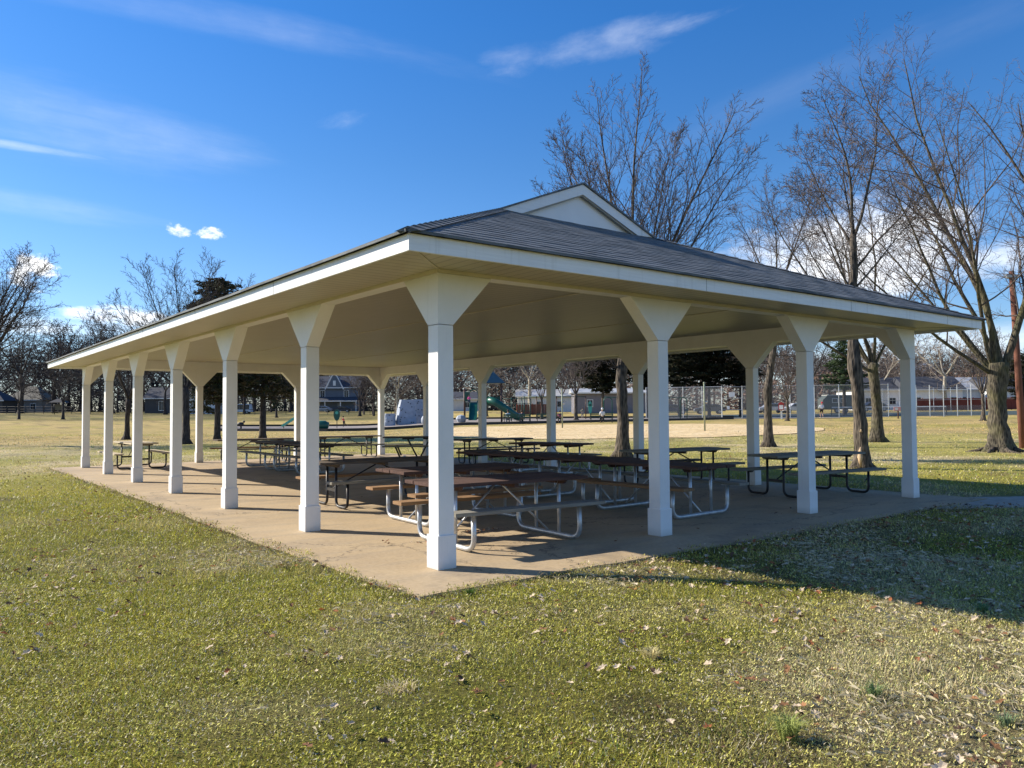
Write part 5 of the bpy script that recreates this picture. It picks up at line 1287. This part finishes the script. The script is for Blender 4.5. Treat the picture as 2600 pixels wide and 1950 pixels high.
person('person in a white hooded coat sitting on the right play bench',1529,77.6,sit,1.06,col('white coat',(.72,.72,.74)),col('dark trousers',(.03,.03,.04)),hat=col('white hood',(.74,.74,.76)))
kid={k:(v[0],v[1]*.5,v[2]) for k,v in sit.items()}
person('toddler in bright pink at the top of the straight green slide',1191,81.4,sit,.62,col('pink jacket',(.75,.08,.30)),col('dark blue trousers',(.02,.03,.08)),dz=2.0,rot=math.pi)
person('child in a pale top walking in front of the grey panelled building',1478,96,walk,.75,col('grey green top',(.25,.25,.18)),col('grey trousers two',(.2,.2,.2)))
# ------------------------------------------------------------------ vehicles beyond the courts
TYRE=simple('tyre rubber',(.02,.02,.02),.8); RIM=simple('wheel rim',(.4,.4,.42),.35,.7)
def car(label,px,d,colr,rot=0.,L=4.5,H=1.45,van=False,group='cars parked beyond the park'):
    t=empty('parked_car',at(px,d),YW_+rot,label,'car',group); h=.86
    lo=[(-L/2,.35),(-L/2+.05,.75),(-L/2+.8,.92),(L/2-.9,.95),(L/2-.05,.8),(L/2,.38)]
    up=[(-L/2+.95,.93),(-L/2+1.65,H),(L/2-1.35,H),(L/2-.35,.96)] if not van else [(-L/2+.7,.93),(-L/2+1.2,H),(L/2-.25,H),(L/2-.08,.96)]
    pm=simple('car paint '+label[:12],colr,.3,.2,.05,2)
    m=MB(); m.prism(lo,-h,h,'y'); b=m.build('body',pm,t,bevel=.05)
    m=MB(); n=4; m.add([(x,-h*.95 if i in(0,3) else -h*.78,z) for i,(x,z) in enumerate(up)]+[(x,h*.95 if i in(0,3) else h*.78,z) for i,(x,z) in enumerate(up)],[(0,1,2,3),(7,6,5,4),(0,4,5,1),(1,5,6,2),(2,6,7,3),(0,3,7,4)]); m.build('cabin',pm,t,bevel=.04)
    for s in(-1,1):
        m=MB(); i0=[(up[0][0]+.28,.99),(up[1][0]+.08,H-.1),(0,H-.1),(0,.99)]; i1=[(.07,.99),(.07,H-.1),(up[2][0]-.06,H-.1),(up[3][0]-.3,.99)]
        for P in (i0,i1): m.prism(P,*(sorted((s*h*.97,s*h*.86))),'y')
        m.build('side_window',GLASS,t)
    for x in (-L/2+.85,L/2-.85):
        for s in(-1,1):
            m=MB(); m.tube([(x,s*(h-.18),.33),(x,s*(h+.02),.33)],.33,16); w_=m.build('wheel',TYRE,t); m=MB(); m.tube([(x,s*(h+.021),.33),(x,s*(h+.035),.33)],.2,12); m.build('rim',RIM,w_)
    m=MB(); m.box((-L/2-.02,-h+.1,.62),(-L/2+.06,-h+.45,.76)); m.build('headlight',WTRIM,b); m=MB(); m.box((L/2-.06,-h+.1,.62),(L/2+.012,-h+.4,.76)); m.build('tail_light',RD,b)
    return t
car('dark car parked in front of the blue grey gabled house',868,190,(.02,.025,.04))
car('silver car parked left of the dark car near the gabled house',818,192,(.4,.41,.43))
car('dark blue car seen through the fence left of the tennis gate',1705,116,(.03,.05,.10),.1)
car('grey car seen through the fence behind the green grey volleyball post',1800,117,(.12,.13,.14),-.1)
car('silver car parked behind the red box',1958,118,(.42,.43,.45),.1)
car('white car parked right of the forked small tree',2022,116,(.72,.72,.72),0)
car('black car behind the low white buildings at the right',2215,122,(.02,.02,.025),0)
car('white van beside the straight trunked conifer',610,175,(.7,.7,.72),0,5.2,2.1,True)
# camper trailer
t=empty('camper',at(2128,112),YW_,'dark green camper trailer with white framed windows behind the court','camper'); m=MB()
m.prism([(-2.6,.5),(2.6,.5),(2.6,2.5),(-1.9,2.5),(-2.6,1.9)],-1,1,'y'); m.build('body',simple('dark green grey siding',(.08,.10,.09),.6,0,.1,2),t,bevel=.08)
m=MB(); m.box((-2.0,-1.04,2.5),(2.65,1.04,2.56)); m.build('roof_edge',WTRIM,t)
for x in(-.9,.3):
    m=MB(); m.box((x-.4,-1.03,1.45),(x+.4,-1.001,2.1)); f=m.build('window',WTRIM,t); m=MB(); m.box((x-.32,-1.045,1.52),(x+.32,-1.031,2.03)); m.build('pane',GLASS,f)
for x in(-.6,.6):
    m=MB(); m.tube([(x,-1.03,.36),(x,-.83,.36)],.36,14); w_=m.build('wheel',TYRE,t); m=MB(); m.tube([(x,-1.05,.36),(x,-1.031,.36)],.2,10); m.build('rim',RIM,w_)
# dark hipped sign shelter on the bank
t=empty('kiosk_shelter',at(150,165),YW_,'small dark kiosk with a pointed roof left of the end post','kiosk')
m=MB(); m.add([(-1.6,-1.2,2.5),(1.6,-1.2,2.5),(1.6,1.2,2.5),(-1.6,1.2,2.5),(-.4,0,3.3),(.4,0,3.3)],[(0,1,5,4),(1,2,5),(2,3,4,5),(3,0,4),(0,3,2,1)]); m.build('kiosk_roof',BLK,t)
for x in(-1,1): rod((x,0,0),(x,0,2.5),.09,'kiosk_post',BLK,t)
m=MB(); m.box((-.8,-.05,.9),(.8,.05,2.1)); m.build('kiosk_board',simple('weathered board',(.16,.13,.08),.8),t)
# ------------------------------------------------------------------ sky and light
w=bpy.data.worlds.new('World'); scn.world=w; w.use_nodes=True; nt=w.node_tree; bg=nt.nodes['Background']
SUN=Vector((-.5,.707,.5)).normalized(); EL=math.asin(SUN.z); AZ=math.atan2(SUN.x,SUN.y)
sky=N(nt,'ShaderNodeTexSky',sky_type='NISHITA'); sky.sun_disc=False; sky.sun_elevation=EL; sky.sun_rotation=AZ
sky.air_density=1.0; sky.dust_density=.25; sky.ozone_density=3.2; sky.altitude=0
tc=N(nt,'ShaderNodeTexCoord'); gen=tc.outputs['Generated']
def dirpx(px,py):
    d=FW+R2*(px-1300)/F_+U2*(975-py)/F_; return d/np.linalg.norm(d)
def M_(op,a,b=None,c=None,clamp=False):
    n=N(nt,'ShaderNodeMath',operation=op); n.use_clamp=clamp
    for i,q in enumerate((a,b,c)):
        if q is None: continue
        if isinstance(q,(int,float)): n.inputs[i].default_value=q
        else: nt.links.new(q,n.inputs[i])
    return n.outputs[0]
def cloud(px,py,wx,wy,rot,scale,stretch,thr,soft,amt,seed):
    """one cloud fixed to a direction of the sky: local tangent plane coordinates"""
    d=Vector(dirpx(px,py)); rt=d.cross(Vector((0,0,1))).normalized(); up=rt.cross(d).normalized()
    c,s=math.cos(rot),math.sin(rot); A=rt*c+up*s; B=-rt*s+up*c
    def dot(v):
        n=N(nt,'ShaderNodeVectorMath',operation='DOT_PRODUCT'); nt.links.new(gen,n.inputs[0]); n.inputs[1].default_value=v; return n.outputs['Value']
    x,y,z=dot(A),dot(B),dot(d); zz=M_('MAXIMUM',z,.01); x=M_('DIVIDE',x,zz); y=M_('DIVIDE',y,zz)
    cb=N(nt,'ShaderNodeCombineXYZ'); nt.links.new(M_('MULTIPLY',x,1/stretch),cb.inputs[0]); nt.links.new(y,cb.inputs[1]); cb.inputs[2].default_value=seed
    n=noise(nt,cb.outputs[0],scale,8,.62)
    e=M_('ADD',M_('POWER',M_('ABSOLUTE',M_('DIVIDE',x,wx)),2.),M_('POWER',M_('ABSOLUTE',M_('DIVIDE',y,wy)),2.))
    f=M_('SUBTRACT',1,e)   # falls off from the middle
    v=M_('ADD',n,M_('MULTIPLY',M_('MAXIMUM',f,-2.),.32))
    k=N(nt,'ShaderNodeMapRange',interpolation_type='SMOOTHSTEP'); nt.links.new(v,k.inputs[0]); k.inputs[1].default_value=thr; k.inputs[2].default_value=thr+soft; k.inputs[3].default_value=0; k.inputs[4].default_value=amt
    g=M_('GREATER_THAN',z,.1); return M_('MULTIPLY',M_('MULTIPLY',k.outputs[0],g),M_('GREATER_THAN',f,-1.9))
CL=[cloud(1490,118,.15,.024,.15,20,2.0,.55,.8,.36,1),cloud(1660,85,.13,.012,.20,26,3,.60,.6,.32,2),cloud(1330,140,.07,.018,.1,20,2.4,.58,.8,.3,22),
    cloud(455,585,.022,.013,-.25,42,1.4,.70,.18,1,3),cloud(535,597,.027,.015,.1,42,1.5,.70,.16,1,4),
    cloud(95,690,.038,.032,0,26,1.3,.68,.16,1,5),cloud(2180,600,.17,.085,.0,9,1.8,.64,.22,.95,6),cloud(1950,640,.09,.035,.0,14,2,.66,.3,.7,16),cloud(2500,640,.10,.05,.0,12,2,.68,.3,.8,17),
    cloud(170,290,.26,.07,-.05,11,6,.58,.7,.30,7),cloud(90,378,.12,.007,-.01,18,6,.62,.4,.4,8),cloud(150,262,.26,.02,-.04,9,7,.62,.5,.22,19),cloud(120,520,.2,.02,-.05,9,7,.60,.6,.28,23),
    cloud(250,805,.10,.016,.0,22,2.,.66,.2,.9,9),cloud(380,20,.5,.03,0,7,5,.62,.6,.22,10),cloud(870,310,.05,.016,.3,18,2.2,.66,.5,.22,11),
    cloud(2050,220,.5,.04,.25,6,6,.64,.6,.12,21),cloud(150,830,.2,.025,0,14,2.6,.68,.3,.8,12),cloud(2450,900,.5,.05,0,10,3,.64,.4,.7,13),cloud(1500,960,.6,.04,0,10,3,.66,.4,.6,14)]
tot=CL[0]
for c in CL[1:]: tot=M_('MAXIMUM',tot,c)
# made-up cloud behind the camera, unseen, added to lift the ambient light
def dotw(v):
    n=N(nt,'ShaderNodeVectorMath',operation='DOT_PRODUCT'); nt.links.new(gen,n.inputs[0]); n.inputs[1].default_value=v; return n.outputs['Value']
bk=M_('MULTIPLY',ramp_f(nt,dotw(Vector((-_c,-_s,0))),.05,.5,1.),ramp_f(nt,noise(nt,gen,3.2,7,.6),.44,.62,.13))
tot=M_('MAXIMUM',tot,bk)
se=N(nt,'ShaderNodeSeparateXYZ'); nt.links.new(gen,se.inputs[0])
hs=N(nt,'ShaderNodeHueSaturation'); hs.inputs['Saturation'].default_value=1.12; nt.links.new(mixc(nt,1.,sky.outputs[0],ramp(nt,se.outputs[2],[(.0,(.78,.84,1.02)),(.16,(.74,.84,1.02)),(.30,(.66,.82,1.02)),(.45,(.62,.84,1.12))]),'MULTIPLY'),hs.inputs['Color'])
shade=noise(nt,gen,30,5)
wc=ramp(nt,shade,[(.3,(7.2,7.6,8.4)),(.6,(9.6,9.7,9.8))])
mixed=mixc(nt,tot,hs.outputs[0],wc)
nt.links.new(mixed,bg.inputs[0]); bg.inputs[1].default_value=.090
sd=bpy.data.lights.new('sun','SUN'); sd.energy=4.8; sd.angle=R_(.53); sd.color=(1,.91,.77)
so=bpy.data.objects.new('sun',sd); COL.objects.link(so); so.rotation_euler=(-SUN).to_track_quat('-Z','Y').to_euler(); so.location=(0,0,30)
scn.view_settings.view_transform='Standard'; scn.view_settings.look='None'; scn.view_settings.exposure=.83; scn.view_settings.gamma=1
scn.render.resolution_x=1024; scn.render.resolution_y=768
scn.render.engine='CYCLES'
